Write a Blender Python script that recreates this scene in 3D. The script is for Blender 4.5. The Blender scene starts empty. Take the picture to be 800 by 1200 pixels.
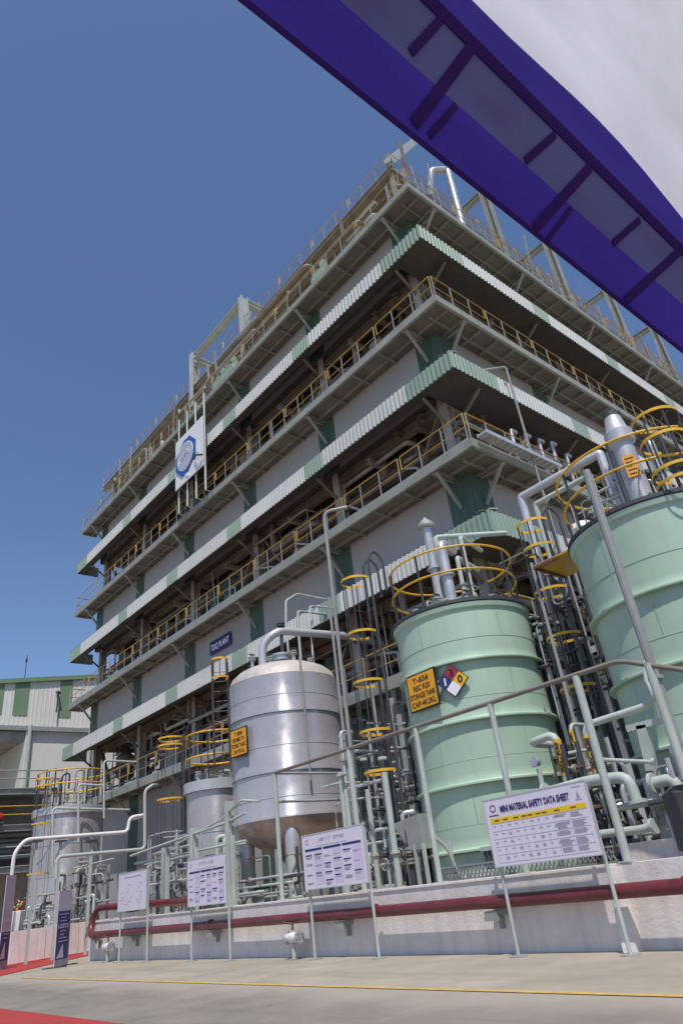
import bpy, math, random
from math import radians, cos, sin, pi, hypot, atan2, sqrt
from mathutils import Vector, Matrix
random.seed(7)
S = bpy.context.scene
COL = S.collection
# ------------------------------------------------------------------ camera
F = 793.0
MR = [[0.76648589, 0.22893923, 0.60007184],
      [-0.63227421, 0.43309569, 0.64238419],
      [-0.11282158, -0.87178836, 0.4767141]]
EYE = Vector((0, 0, 1.2))
cam = bpy.data.cameras.new('camera'); co = bpy.data.objects.new('camera', cam); COL.objects.link(co)
mw = Matrix.Identity(4)
for i in range(3):
    mw[i][0] = MR[i][0]; mw[i][1] = -MR[i][1]; mw[i][2] = -MR[i][2]; mw[i][3] = EYE[i]
co.matrix_world = mw
cam.sensor_fit = 'VERTICAL'; cam.sensor_height = 36; cam.sensor_width = 24
cam.lens = F / 1200 * 36
cam.clip_start = 0.05; cam.clip_end = 3000
S.camera = co
# ------------------------------------------------------------------ sky, sun, exposure
SUN_EL = radians(63); SUN_AZ = radians(232)       # direction towards the sun
w = bpy.data.worlds.new('World'); S.world = w; w.use_nodes = True
nt = w.node_tree; bg = nt.nodes['Background']
sky = nt.nodes.new('ShaderNodeTexSky'); sky.sky_type = 'NISHITA'; sky.sun_disc = False
sky.sun_elevation = SUN_EL; sky.sun_rotation = pi/2 - SUN_AZ
sky.altitude = 0; sky.air_density = 1.0; sky.dust_density = 0.6; sky.ozone_density = 3.2
tint = nt.nodes.new('ShaderNodeMix'); tint.data_type = 'RGBA'; tint.blend_type = 'MULTIPLY'; tint.inputs[0].default_value = 1; tint.inputs[7].default_value = (1.02, 1.08, 1.18, 1)   # cool white balance of the photograph
nt.links.new(sky.outputs[0], tint.inputs[6]); nt.links.new(tint.outputs[2], bg.inputs[0]); bg.inputs[1].default_value = 0.14
sl = bpy.data.lights.new('sun', 'SUN'); sl.energy = 5.0; sl.angle = radians(0.53); sl.color = (1, 0.945, 0.87)
so = bpy.data.objects.new('sun', sl); COL.objects.link(so)
tos = Vector((cos(SUN_AZ)*cos(SUN_EL), sin(SUN_AZ)*cos(SUN_EL), sin(SUN_EL)))
so.rotation_euler = tos.to_track_quat('Z', 'Y').to_euler(); so.location = (0, 0, 60)
S.view_settings.view_transform = 'Standard'; S.view_settings.look = 'None'
S.view_settings.gamma = 1; S.view_settings.exposure = -0.3
S.render.engine = 'CYCLES'
# ------------------------------------------------------------------ geometry of the photograph: pixel -> point on a real plane
def ray(px, py):
    c = (px-400, py-600, F)
    return Vector([sum(MR[i][k]*c[k] for k in range(3)) for i in range(3)])
def onx(px, py, X): r = ray(px, py); return EYE + r*(X/r.x)
def ony(px, py, Y): r = ray(px, py); return EYE + r*(Y/r.y)
def onz(px, py, Z): r = ray(px, py); return EYE + r*((Z-EYE.z)/r.z)
def oncyl(px, py, cx, cy, R):
    r = ray(px, py); a = r.x**2+r.y**2; b = -2*(r.x*cx+r.y*cy); c = cx*cx+cy*cy-R*R
    D = max(b*b-4*a*c, 0); t = (-b-sqrt(D))/(2*a); return EYE+r*t
# ------------------------------------------------------------------ materials
MATS = {}
def mat(name, col, rough=0.6, metal=0.0, var=0.12, scale=1.2, bump=0.0, bscale=40, streak=0.0, dirt=None, dirt_amt=0.0, spec=0.5):
    m = bpy.data.materials.new(name); m.use_nodes = True; t = m.node_tree; N = t.nodes; L = t.links
    p = N['Principled BSDF']; p.inputs['Roughness'].default_value = rough; p.inputs['Metallic'].default_value = metal
    p.inputs['Specular IOR Level'].default_value = spec
    tc = N.new('ShaderNodeNewGeometry')
    n1 = N.new('ShaderNodeTexNoise'); n1.inputs['Scale'].default_value = scale; n1.inputs['Detail'].default_value = 6; n1.inputs['Roughness'].default_value = 0.65
    L.new(tc.outputs['Position'], n1.inputs['Vector'])
    rmp = N.new('ShaderNodeMapRange'); rmp.inputs[1].default_value = 0.3; rmp.inputs[2].default_value = 0.7
    rmp.inputs[3].default_value = 1-var; rmp.inputs[4].default_value = 1+var*0.6
    L.new(n1.outputs[0], rmp.inputs[0])
    mx = N.new('ShaderNodeMix'); mx.data_type = 'RGBA'; mx.blend_type = 'MULTIPLY'; mx.inputs[0].default_value = 1
    mx.inputs[6].default_value = (*col, 1); L.new(rmp.outputs[0], mx.inputs[7])
    oi = N.new('ShaderNodeObjectInfo'); ro = N.new('ShaderNodeMapRange'); ro.inputs[3].default_value = .93; ro.inputs[4].default_value = 1.05; L.new(oi.outputs['Random'], ro.inputs[0])
    mo = N.new('ShaderNodeMix'); mo.data_type = 'RGBA'; mo.blend_type = 'MULTIPLY'; mo.inputs[0].default_value = 1; L.new(mx.outputs[2], mo.inputs[6]); L.new(ro.outputs[0], mo.inputs[7])
    out = mo.outputs[2]
    if dirt:
        mp = N.new('ShaderNodeMapping'); mp.inputs['Scale'].default_value = (3.2, 3.2, 0.22) if streak else (0.8, 0.8, 0.8)
        L.new(tc.outputs['Position'], mp.inputs[0])
        n2 = N.new('ShaderNodeTexNoise'); n2.inputs['Scale'].default_value = 1.6; n2.inputs['Detail'].default_value = 8; n2.inputs['Roughness'].default_value = 0.7
        L.new(mp.outputs[0], n2.inputs['Vector'])
        r2 = N.new('ShaderNodeMapRange'); r2.inputs[1].default_value = 0.48; r2.inputs[2].default_value = 0.78; r2.inputs[3].default_value = 0; r2.inputs[4].default_value = dirt_amt
        L.new(n2.outputs[0], r2.inputs[0])
        m2 = N.new('ShaderNodeMix'); m2.data_type = 'RGBA'; L.new(r2.outputs[0], m2.inputs[0]); L.new(out, m2.inputs[6]); m2.inputs[7].default_value = (*dirt, 1)
        out = m2.outputs[2]
    L.new(out, p.inputs['Base Color'])
    if metal > 0.3 or rough < 0.5:
        rr = N.new('ShaderNodeMapRange'); rr.inputs[1].default_value = 0.3; rr.inputs[2].default_value = 0.7
        rr.inputs[3].default_value = max(rough-0.1, 0.03); rr.inputs[4].default_value = rough+0.12
        L.new(n1.outputs[0], rr.inputs[0]); L.new(rr.outputs[0], p.inputs['Roughness'])
    if bump:
        n3 = N.new('ShaderNodeTexNoise'); n3.inputs['Scale'].default_value = bscale; n3.inputs['Detail'].default_value = 4
        L.new(tc.outputs['Position'], n3.inputs['Vector'])
        b = N.new('ShaderNodeBump'); b.inputs['Strength'].default_value = bump; b.inputs['Distance'].default_value = 0.02
        L.new(n3.outputs[0], b.inputs['Height']); L.new(b.outputs[0], p.inputs['Normal'])
    MATS[name] = m; return m
def cloth(name, col, trans=0.35):
    m = bpy.data.materials.new(name); m.use_nodes = True; t = m.node_tree; N = t.nodes; L = t.links
    for n in list(N): N.remove(n)
    o = N.new('ShaderNodeOutputMaterial'); d = N.new('ShaderNodeBsdfDiffuse'); tr = N.new('ShaderNodeBsdfTranslucent'); mx = N.new('ShaderNodeMixShader')
    g = N.new('ShaderNodeNewGeometry'); mp = N.new('ShaderNodeMapping'); mp.inputs['Scale'].default_value = (0.6, 3.5, 1.2)
    n1 = N.new('ShaderNodeTexNoise'); n1.inputs['Scale'].default_value = 1.6; n1.inputs['Detail'].default_value = 5
    L.new(g.outputs['Position'], mp.inputs[0]); L.new(mp.outputs[0], n1.inputs['Vector'])
    r = N.new('ShaderNodeMapRange'); r.inputs[1].default_value = .3; r.inputs[2].default_value = .7; r.inputs[3].default_value = .86; r.inputs[4].default_value = 1.06
    L.new(n1.outputs[0], r.inputs[0])
    mm = N.new('ShaderNodeMix'); mm.data_type = 'RGBA'; mm.blend_type = 'MULTIPLY'; mm.inputs[0].default_value = 1; mm.inputs[6].default_value = (*col, 1)
    L.new(r.outputs[0], mm.inputs[7])
    L.new(mm.outputs[2], d.inputs[0]); L.new(mm.outputs[2], tr.inputs[0])
    mx.inputs[0].default_value = trans; L.new(d.outputs[0], mx.inputs[1]); L.new(tr.outputs[0], mx.inputs[2]); L.new(mx.outputs[0], o.inputs[0])
    MATS[name] = m; return m
DUST = (0.30, 0.25, 0.19)
mat('concrete', (0.365, 0.32, 0.255), 0.85, var=0.22, scale=0.5, bump=0.3, bscale=60, dirt=(0.2, 0.17, 0.13), dirt_amt=0.45)
mat('asphalt', (0.25, 0.222, 0.19), 0.85, var=0.18, scale=0.7, bump=0.4, bscale=90, dirt=(0.33, 0.30, 0.25), dirt_amt=0.5)
mat('yellow_paint', (0.58, 0.38, 0.09), 0.75, var=0.3, scale=6, dirt=(0.36, 0.31, 0.24), dirt_amt=0.9)
mat('red_carpet', (0.42, 0.045, 0.042), 0.95, var=0.15, scale=5, bump=0.5, bscale=200)
mat('white_wall', (0.74, 0.69, 0.66), 0.8, var=0.14, scale=1.5, bump=0.35, bscale=22, dirt=(0.42, 0.36, 0.31), dirt_amt=0.55, streak=1)
mat('red_pipe', (0.14, 0.022, 0.028), 0.33, var=0.25, scale=3, dirt=(0.25, 0.12, 0.10), dirt_amt=0.35)
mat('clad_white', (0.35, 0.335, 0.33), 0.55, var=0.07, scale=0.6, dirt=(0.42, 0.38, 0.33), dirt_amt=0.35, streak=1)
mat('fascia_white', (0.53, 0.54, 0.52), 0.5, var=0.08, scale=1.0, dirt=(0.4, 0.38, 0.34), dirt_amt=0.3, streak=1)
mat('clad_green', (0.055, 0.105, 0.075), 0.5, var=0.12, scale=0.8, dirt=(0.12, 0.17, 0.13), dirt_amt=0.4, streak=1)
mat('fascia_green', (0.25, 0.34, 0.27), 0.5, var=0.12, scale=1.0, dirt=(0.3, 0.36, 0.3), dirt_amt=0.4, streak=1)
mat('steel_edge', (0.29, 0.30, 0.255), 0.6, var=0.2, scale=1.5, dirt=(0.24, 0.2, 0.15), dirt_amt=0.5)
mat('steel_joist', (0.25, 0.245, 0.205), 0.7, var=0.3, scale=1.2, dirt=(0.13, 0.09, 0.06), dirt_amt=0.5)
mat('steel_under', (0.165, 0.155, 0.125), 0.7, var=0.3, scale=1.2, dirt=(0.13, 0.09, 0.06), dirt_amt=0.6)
mat('steel_pale', (0.45, 0.50, 0.46), 0.55, var=0.15, scale=2.0, dirt=(0.3, 0.27, 0.22), dirt_amt=0.4, streak=1)
mat('steel_grey', (0.30, 0.31, 0.30), 0.5, var=0.2, scale=2.0, dirt=DUST, dirt_amt=0.3)
mat('steel_dark', (0.055, 0.057, 0.064), 0.5, var=0.3, scale=3.0, dirt=(0.1, 0.09, 0.08), dirt_amt=0.4)
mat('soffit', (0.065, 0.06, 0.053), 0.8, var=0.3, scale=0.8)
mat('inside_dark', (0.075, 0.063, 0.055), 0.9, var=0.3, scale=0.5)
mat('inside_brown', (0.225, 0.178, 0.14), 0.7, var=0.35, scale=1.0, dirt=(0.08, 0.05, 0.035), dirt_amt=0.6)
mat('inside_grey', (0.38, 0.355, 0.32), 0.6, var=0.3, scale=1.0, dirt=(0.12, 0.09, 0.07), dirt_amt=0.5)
mat('yellow_rail', (0.52, 0.32, 0.055), 0.45, var=0.18, scale=3, dirt=(0.3, 0.2, 0.08), dirt_amt=0.4)
mat('yellow_hoop', (0.80, 0.45, 0.02), 0.5, var=0.22, scale=7, dirt=(0.38, 0.22, 0.07), dirt_amt=0.7)
mat('tan_roof', (0.32, 0.285, 0.215), 0.7, var=0.3, scale=2, dirt=(0.18, 0.12, 0.07), dirt_amt=0.6)
mat('tank_green', (0.40, 0.545, 0.42), 0.45, var=0.08, scale=0.7, dirt=(0.33, 0.37, 0.29), dirt_amt=0.42, streak=1)
mat('pipe_green', (0.30, 0.42, 0.32), 0.5, var=0.12, scale=2)
mat('steel_tank', (0.50, 0.48, 0.485), 0.27, metal=0.4, var=0.10, scale=1.6, dirt=(0.42, 0.38, 0.36), dirt_amt=0.4, streak=1)
mat('steel_cone', (0.55, 0.43, 0.37), 0.36, metal=0.6, var=0.25, scale=2.0, dirt=(0.2, 0.12, 0.09), dirt_amt=0.6, streak=1)
mat('head_dusty', (0.50, 0.46, 0.43), 0.6, metal=0.2, var=0.2, scale=3, dirt=(0.36, 0.29, 0.23), dirt_amt=0.6)
mat('silver', (0.56, 0.55, 0.55), 0.34, metal=0.5, var=0.12, scale=3, dirt=(0.4, 0.38, 0.36), dirt_amt=0.3)
mat('alu_paint', (0.52, 0.52, 0.55), 0.45, metal=0.3, var=0.12, scale=2, dirt=(0.33, 0.3, 0.27), dirt_amt=0.4, streak=1)
mat('white_paint', (0.74, 0.73, 0.72), 0.45, var=0.08, scale=3, dirt=(0.45, 0.42, 0.38), dirt_amt=0.3)
mat('board_white', (0.70, 0.655, 0.745), 0.5, var=0.03, scale=2)
mat('print_navy', (0.025, 0.02, 0.13), 0.6, var=0.05)
mat('print_grey', (0.32, 0.29, 0.39), 0.6, var=0.2, scale=30)
mat('print_pale', (0.50, 0.46, 0.56), 0.6, var=0.1, scale=20)
mat('print_lilac', (0.56, 0.50, 0.66), 0.6, var=0.04)
mat('print_yellow', (0.82, 0.56, 0.015), 0.55, var=0.05)
mat('sign_orange', (0.80, 0.36, 0.008), 0.5, var=0.10, scale=4)
mat('sign_black', (0.012, 0.012, 0.014), 0.5, var=0.2)
mat('sign_blue', (0.018, 0.014, 0.15), 0.5, var=0.15)
mat('dia_blue', (0.015, 0.03, 0.13), 0.5, var=0.1)
mat('dia_red', (0.32, 0.02, 0.05), 0.5, var=0.1)
mat('dia_yellow', (0.80, 0.42, 0.01), 0.5, var=0.1)
mat('dia_white', (0.75, 0.74, 0.76), 0.5, var=0.04)
mat('logo_blue', (0.02, 0.115, 0.44), 0.45, var=0.1)
mat('logo_grey', (0.42, 0.44, 0.52), 0.5, var=0.08)
mat('banner_blue', (0.05, 0.05, 0.17), 0.6, var=0.15, scale=3)
mat('banner_lilac', (0.50, 0.45, 0.56), 0.6, var=0.08, scale=3)
mat('bg_wall', (0.70, 0.685, 0.63), 0.7, var=0.05, scale=0.4, dirt=(0.55, 0.5, 0.43), dirt_amt=0.3, streak=1)
mat('bg_green', (0.165, 0.26, 0.15), 0.6, var=0.1, scale=0.5)
mat('blue_motor', (0.02, 0.03, 0.20), 0.4, var=0.1)
mat('red_valve', (0.35, 0.02, 0.02), 0.4, var=0.2)
mat('rail_brown', (0.23, 0.20, 0.175), 0.6, var=0.25, scale=2, dirt=(0.16, 0.10, 0.07), dirt_amt=0.6)
mat('rust', (0.16, 0.085, 0.05), 0.85, var=0.4, scale=6)
for _n, _c in (('asphalt', (0.13, 0.115, 0.10)), ('concrete', (0.22, 0.185, 0.145))):
    _t = MATS[_n].node_tree; _p = _t.nodes['Principled BSDF']; _src = _p.inputs['Base Color'].links[0].from_socket; _g = _t.nodes.new('ShaderNodeNewGeometry')
    for _sc, _lo, _hi, _am in (((1.6, .09, 1), .5, .72, .55), ((.55, .5, 1), .56, .72, .6), ((7, 7, 7), .6, .8, .5)):
        _mp = _t.nodes.new('ShaderNodeMapping'); _mp.inputs['Scale'].default_value = _sc; _t.links.new(_g.outputs['Position'], _mp.inputs[0])
        _nz = _t.nodes.new('ShaderNodeTexNoise'); _nz.inputs['Scale'].default_value = 1.0; _nz.inputs['Detail'].default_value = 9; _nz.inputs['Roughness'].default_value = .68; _t.links.new(_mp.outputs[0], _nz.inputs['Vector'])
        _mr = _t.nodes.new('ShaderNodeMapRange'); _mr.inputs[1].default_value = _lo; _mr.inputs[2].default_value = _hi; _mr.inputs[4].default_value = _am; _t.links.new(_nz.outputs[0], _mr.inputs[0])
        _mx = _t.nodes.new('ShaderNodeMix'); _mx.data_type = 'RGBA'; _t.links.new(_mr.outputs[0], _mx.inputs[0]); _t.links.new(_src, _mx.inputs[6]); _mx.inputs[7].default_value = (*_c, 1); _src = _mx.outputs[2]
    _t.links.new(_src, _p.inputs['Base Color'])
_m = MATS['asphalt']; _N = _m.node_tree.nodes; _L = _m.node_tree.links; _p = _N['Principled BSDF']; _src = _p.inputs['Base Color'].links[0].from_socket
_g = _N.new('ShaderNodeNewGeometry'); _sx = _N.new('ShaderNodeSeparateXYZ'); _L.new(_g.outputs['Position'], _sx.inputs[0])
_nz = _N.new('ShaderNodeTexNoise'); _nz.inputs['Scale'].default_value = .9; _nz.inputs['Detail'].default_value = 7; _L.new(_g.outputs['Position'], _nz.inputs['Vector'])
_ad = _N.new('ShaderNodeMath'); _ad.operation = 'MULTIPLY_ADD'; _ad.inputs[1].default_value = 1.4; _L.new(_nz.outputs[0], _ad.inputs[0]); _L.new(_sx.outputs[0], _ad.inputs[2])
_mr = _N.new('ShaderNodeMapRange'); _mr.inputs[1].default_value = 6.3; _mr.inputs[2].default_value = 7.3; _L.new(_ad.outputs[0], _mr.inputs[0])
_mx = _N.new('ShaderNodeMix'); _mx.data_type = 'RGBA'; _L.new(_mr.outputs[0], _mx.inputs[0]); _L.new(_src, _mx.inputs[6]); _mx.inputs[7].default_value = (0.345, 0.31, 0.26, 1); _L.new(_mx.outputs[2], _p.inputs['Base Color'])
cloth('cloth_purple', (0.165, 0.10, 0.56), 0.55)
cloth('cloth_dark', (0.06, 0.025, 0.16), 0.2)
cloth('cloth_slate', (0.25, 0.235, 0.47), 0.5)
cloth('cloth_blue', (0.17, 0.125, 0.60), 0.5)
cloth('cloth_white', (0.84, 0.81, 0.86), 0.5)
for _n, _a in (('steel_tank', .85), ('steel_cone', .6)):          # brushed round the shell
    _t = MATS[_n].node_tree; _p = _t.nodes['Principled BSDF']; _p.inputs['Anisotropic'].default_value = _a; _p.inputs['Anisotropic Rotation'].default_value = .25
    _tg = _t.nodes.new('ShaderNodeTangent'); _tg.direction_type = 'RADIAL'; _tg.axis = 'Z'; _t.links.new(_tg.outputs[0], _p.inputs['Tangent'])
# ------------------------------------------------------------------ mesh helpers
BASE = {}
def frame(d):
    d = Vector(d).normalized(); a = Vector((0, 0, 1)) if abs(d.z) < 0.9 else Vector((1, 0, 0))
    u = d.cross(a).normalized(); v = d.cross(u).normalized(); return u, v
class MB:
    def __init__(s): s.v = []; s.f = []
    def add(s, vs, fs):
        o = len(s.v); s.v += [tuple(p) for p in vs]; s.f += [tuple(i+o for i in q) for q in fs]; return s
    def box(s, a, b):
        x0, y0, z0 = [min(p, q) for p, q in zip(a, b)]; x1, y1, z1 = [max(p, q) for p, q in zip(a, b)]
        return s.add([(x0,y0,z0),(x1,y0,z0),(x1,y1,z0),(x0,y1,z0),(x0,y0,z1),(x1,y0,z1),(x1,y1,z1),(x0,y1,z1)],
                     [(3,2,1,0),(4,5,6,7),(0,1,5,4),(1,2,6,5),(2,3,7,6),(3,0,4,7)])
    def bar(s, p, q, w, h=None):                   # rectangular bar from p to q
        p = Vector(p); q = Vector(q); h = h or w; u, v = frame(q-p); u = u*(w/2); v = v*(h/2)
        vs = [p-u-v, p+u-v, p+u+v, p-u+v, q-u-v, q+u-v, q+u+v, q-u+v]
        return s.add(vs, [(0,1,2,3),(7,6,5,4),(4,5,1,0),(5,6,2,1),(6,7,3,2),(7,4,0,3)])
    def hbeam(s, p, q, w, t=0.02, side=(0, 1, 0)):  # rolled H section
        p = Vector(p); q = Vector(q); d = (q-p).normalized(); u = Vector(side); u = (u-d*u.dot(d)).normalized(); v = d.cross(u)
        for (cu, cv, wu, wv) in ((0, w/2, w, t), (0, -w/2, w, t), (0, 0, t, w-t)):
            c = u*cu+v*cv; a = u*(wu/2); b = v*(wv/2)
            vs = [p+c-a-b, p+c+a-b, p+c+a+b, p+c-a+b, q+c-a-b, q+c+a-b, q+c+a+b, q+c-a+b]
            s.add(vs, [(0,1,2,3),(7,6,5,4),(4,5,1,0),(5,6,2,1),(6,7,3,2),(7,4,0,3)])
        return s
    def tube(s, pts, r, n=8, bend=0.0, closed=False):
        pts = [Vector(p) for p in pts]
        if bend:
            np_ = [pts[0]]
            for i in range(1, len(pts)-1):
                a, b, c = pts[i-1], pts[i], pts[i+1]
                k = min(bend, (a-b).length*0.45, (c-b).length*0.45)
                p0 = b+(a-b).normalized()*k; p2 = b+(c-b).normalized()*k
                for t in (0, .25, .5, .75, 1): np_.append(p0*(1-t)**2+b*2*t*(1-t)+p2*t*t)
            np_.append(pts[-1]); pts = np_
        m = len(pts); rings = []; u = None
        for i, p in enumerate(pts):
            if closed: d = pts[(i+1) % m]-pts[i-1]
            else: d = pts[min(i+1, m-1)]-pts[max(i-1, 0)]
            d = d.normalized()
            if u is None: u, _ = frame(d)
            u = (u-d*u.dot(d)).normalized(); v = d.cross(u)
            rr = r[i] if isinstance(r, (list, tuple)) else r
            rings.append([p+(u*cos(2*pi*k/n)+v*sin(2*pi*k/n))*rr for k in range(n)])
        vs = [p for R in rings for p in R]; fs = []
        for i in range(m if closed else m-1):
            j = (i+1) % m
            for k in range(n): fs.append((i*n+k, i*n+(k+1) % n, j*n+(k+1) % n, j*n+k))
        if not closed: fs += [tuple(range(n-1, -1, -1)), tuple((m-1)*n+k for k in range(n))]
        return s.add(vs, fs)
    def lathe(s, prof, c, n=48, cap=True):         # prof: list of (r, z)
        vs = []; fs = []; m = len(prof)
        for (r, z) in prof:
            for k in range(n): vs.append((c[0]+r*cos(2*pi*k/n), c[1]+r*sin(2*pi*k/n), z))
        for i in range(m-1):
            for k in range(n): fs.append((i*n+k, i*n+(k+1) % n, (i+1)*n+(k+1) % n, (i+1)*n+k))
        if cap: fs += [tuple(range(n-1, -1, -1)), tuple((m-1)*n+k for k in range(n))]
        return s.add(vs, fs)
    def disc(s, c, d, r, t, n=16):                 # flange disc: centre, axis, radius, thickness
        d = Vector(d).normalized()*(t/2); c = Vector(c); return s.tube([c-d, c+d], r, n)
    def ring(s, c, R, r, a0=0, a1=2*pi, n=40, m=6):
        full = abs(a1-a0) > 6.28
        k = n if full else n+1
        return s.tube([(c[0]+R*cos(a0+(a1-a0)*i/n), c[1]+R*sin(a0+(a1-a0)*i/n), c[2]) for i in range(k)], r, m, closed=full)
    def strap(s, c, R, h, t, a0, a1, n=20):        # flat hoop
        vs = []; fs = []
        for i in range(n+1):
            a = a0+(a1-a0)*i/n
            for (rr, z) in ((R, -h/2), (R+t, -h/2), (R+t, h/2), (R, h/2)): vs.append((c[0]+rr*cos(a), c[1]+rr*sin(a), c[2]+z))
        for i in range(n):
            for k in range(4): fs.append((i*4+k, i*4+(k+1) % 4, i*4+4+(k+1) % 4, i*4+4+k))
        fs += [(3, 2, 1, 0), (n*4, n*4+1, n*4+2, n*4+3)]
        return s.add(vs, fs)
    def corr(s, p, d, up, nrm, L, H, pitch=0.2, dep=0.035, t=0.0):   # corrugated sheet along d, height up, ribs towards nrm
        p = Vector(p); d = Vector(d); up = Vector(up); nrm = Vector(nrm); k = max(1, round(L/pitch)); pt = L/k; pr = []
        for i in range(k):
            for (a, b) in ((0, 0), (0.42, 0), (0.55, 1), (0.87, 1)): pr.append((i*pt+a*pt, b*dep))
        pr.append((L, 0)); vs = []; fs = []
        for (a, b) in pr: q = p+d*a+nrm*b; vs += [q, q+up*H]
        for i in range(len(pr)-1): fs.append((2*i, 2*i+2, 2*i+3, 2*i+1))
        o = len(vs)                                 # flat back so the sheet has thickness
        vs += [p-nrm*0.02, p+d*L-nrm*0.02, p+d*L-nrm*0.02+up*H, p-nrm*0.02+up*H]; fs.append((o+3, o+2, o+1, o))
        return s.add(vs, fs)
    def build(s, name, m, parent=None, base=None, smooth=False):
        b = BASE.get(parent.name) if parent is not None else Vector(base or (0, 0, 0))
        me = bpy.data.meshes.new(name); me.from_pydata([tuple(Vector(p)-b) for p in s.v], [], s.f)
        me.materials.append(MATS[m]); me.update()
        if smooth:
            for p in me.polygons: p.use_smooth = True
            me.set_sharp_from_angle(angle=radians(35))
        o = bpy.data.objects.new(name, me); COL.objects.link(o)
        if parent is not None: o.parent = parent
        else: o.location = b
        if name in PRINT: o['kind'] = 'stuff'
        BASE[o.name] = b; return o
def tag(o, label, cat, group=None, kind=None):
    if label: o['label'] = label
    if cat: o['category'] = cat
    if group: o['group'] = group
    if kind: o['kind'] = kind
    return o
def thing(name, label, cat, base, group=None):
    o = bpy.data.objects.new(name, None); COL.objects.link(o); o.location = base; o.empty_display_size = 0.2
    BASE[o.name] = Vector(base); return tag(o, label, cat, group)
def inst(name, me, parent, loc):                   # another piece that shares a mesh; loc in world coordinates
    o = bpy.data.objects.new(name, me); COL.objects.link(o); o.parent = parent; o.location = Vector(loc)-BASE[parent.name]; return o
def struct(o): o['kind'] = 'structure'; return o
def text(s, size, origin, xd, yd, m, parent, name='lettering', align='CENTER', bold=0.0, width=None, ext=0.002):
    cu = bpy.data.curves.new('t', 'FONT'); cu.body = s; cu.size = size; cu.align_x = align; cu.offset = bold; cu.extrude = ext; cu.resolution_u = 3
    o = bpy.data.objects.new('t', cu); COL.objects.link(o)
    dg = bpy.context.evaluated_depsgraph_get(); me = bpy.data.meshes.new_from_object(o.evaluated_get(dg)); bpy.data.objects.remove(o)
    xs = [v.co.x for v in me.vertices]
    k = width/(max(xs)-min(xs)) if width else 1
    xd = Vector(xd).normalized(); yd = Vector(yd).normalized(); zd = xd.cross(yd); org = Vector(origin)-BASE[parent.name]
    for v in me.vertices: v.co = org+xd*(v.co.x*k)+yd*v.co.y+zd*v.co.z
    me.name = name; me.materials.clear(); me.materials.append(MATS[m])
    r = bpy.data.objects.new(name, me); COL.objects.link(r); r.parent = parent; return r
PRINT = ('small_print', 'table_rule', 'header_print', 'headline_print', 'panel_tint', 'diagram', 'title_print', 'text_print', 'picture_print', 'emblem', 'rule', 'emblem_wedge')
def fl(x, y, z, r, k=1.75): return MB().lathe([(r, z-.055), (r*k, z-.055), (r*k, z-.012), (r*1.2, z-.012), (r*1.2, z+.012), (r*k, z+.012), (r*k, z+.055), (r, z+.055)], (x, y), 14)
def sheet(o, u, v, pts, off):                      # flat plate helper: local (a,b) pairs -> points on a plane
    o = Vector(o); u = Vector(u).normalized(); v = Vector(v).normalized(); n = u.cross(v)
    return [o+u*a+v*b+n*off for a, b in pts]
def plate(mb, o, u, v, pts, off, t):               # polygon in the plane (u,v), from off to off+t along the normal
    a = sheet(o, u, v, pts, off); b = sheet(o, u, v, pts, off+t); n = len(pts)
    return mb.add(a+b, [tuple(range(n-1, -1, -1)), tuple(range(n, 2*n))]+[(i, (i+1) % n, n+(i+1) % n, n+i) for i in range(n)])
def rect(mb, o, u, v, a0, a1, b0, b1, off, t=0.002): return plate(mb, o, u, v, [(a0, b0), (a1, b0), (a1, b1), (a0, b1)], off, t)
# ================================================================== SETTING: ground
struct(MB().add([(-900, -900, 0), (900, -900, 0), (900, 900, 0), (-900, 900, 0)], [(0, 1, 2, 3)]).build('ground', 'concrete'))
struct(MB().add([(-14, -60, .004), (6.66, -60, .004), (6.66, 90, .004), (-14, 90, .004)], [(0, 1, 2, 3)]).build('road', 'asphalt'))
struct(MB().add([(6.69, -30, .008), (6.79, -30, .008), (6.79, 21, .008), (6.69, 21, .008)], [(0, 1, 2, 3)]).build('road_marking', 'yellow_paint'))
tag(MB().box((1.6, 5.5, .005), (4.28, 40, .013)).build('red_carpet', 'red_carpet', base=(3, 9, 0)), 'red carpet strip along the near edge of the road at bottom left', 'carpet')
c = MB(); P = [Vector((7.2, 28.9, 0)), onz(-40, 1153.5, 0), onz(109, 1119, 0), Vector((12.3, 29.4, 0))]
c.add([(p.x, p.y, .006) for p in P]+[(p.x, p.y, .016) for p in P], [(0, 1, 2, 3), (7, 6, 5, 4), (0, 4, 5, 1), (1, 5, 6, 2), (2, 6, 7, 3), (3, 7, 4, 0)])
tag(c.build('red_carpet', 'red_carpet', base=tuple(P[1])), 'red carpet strip running past the end of the bund wall to the far tank', 'carpet')
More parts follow.
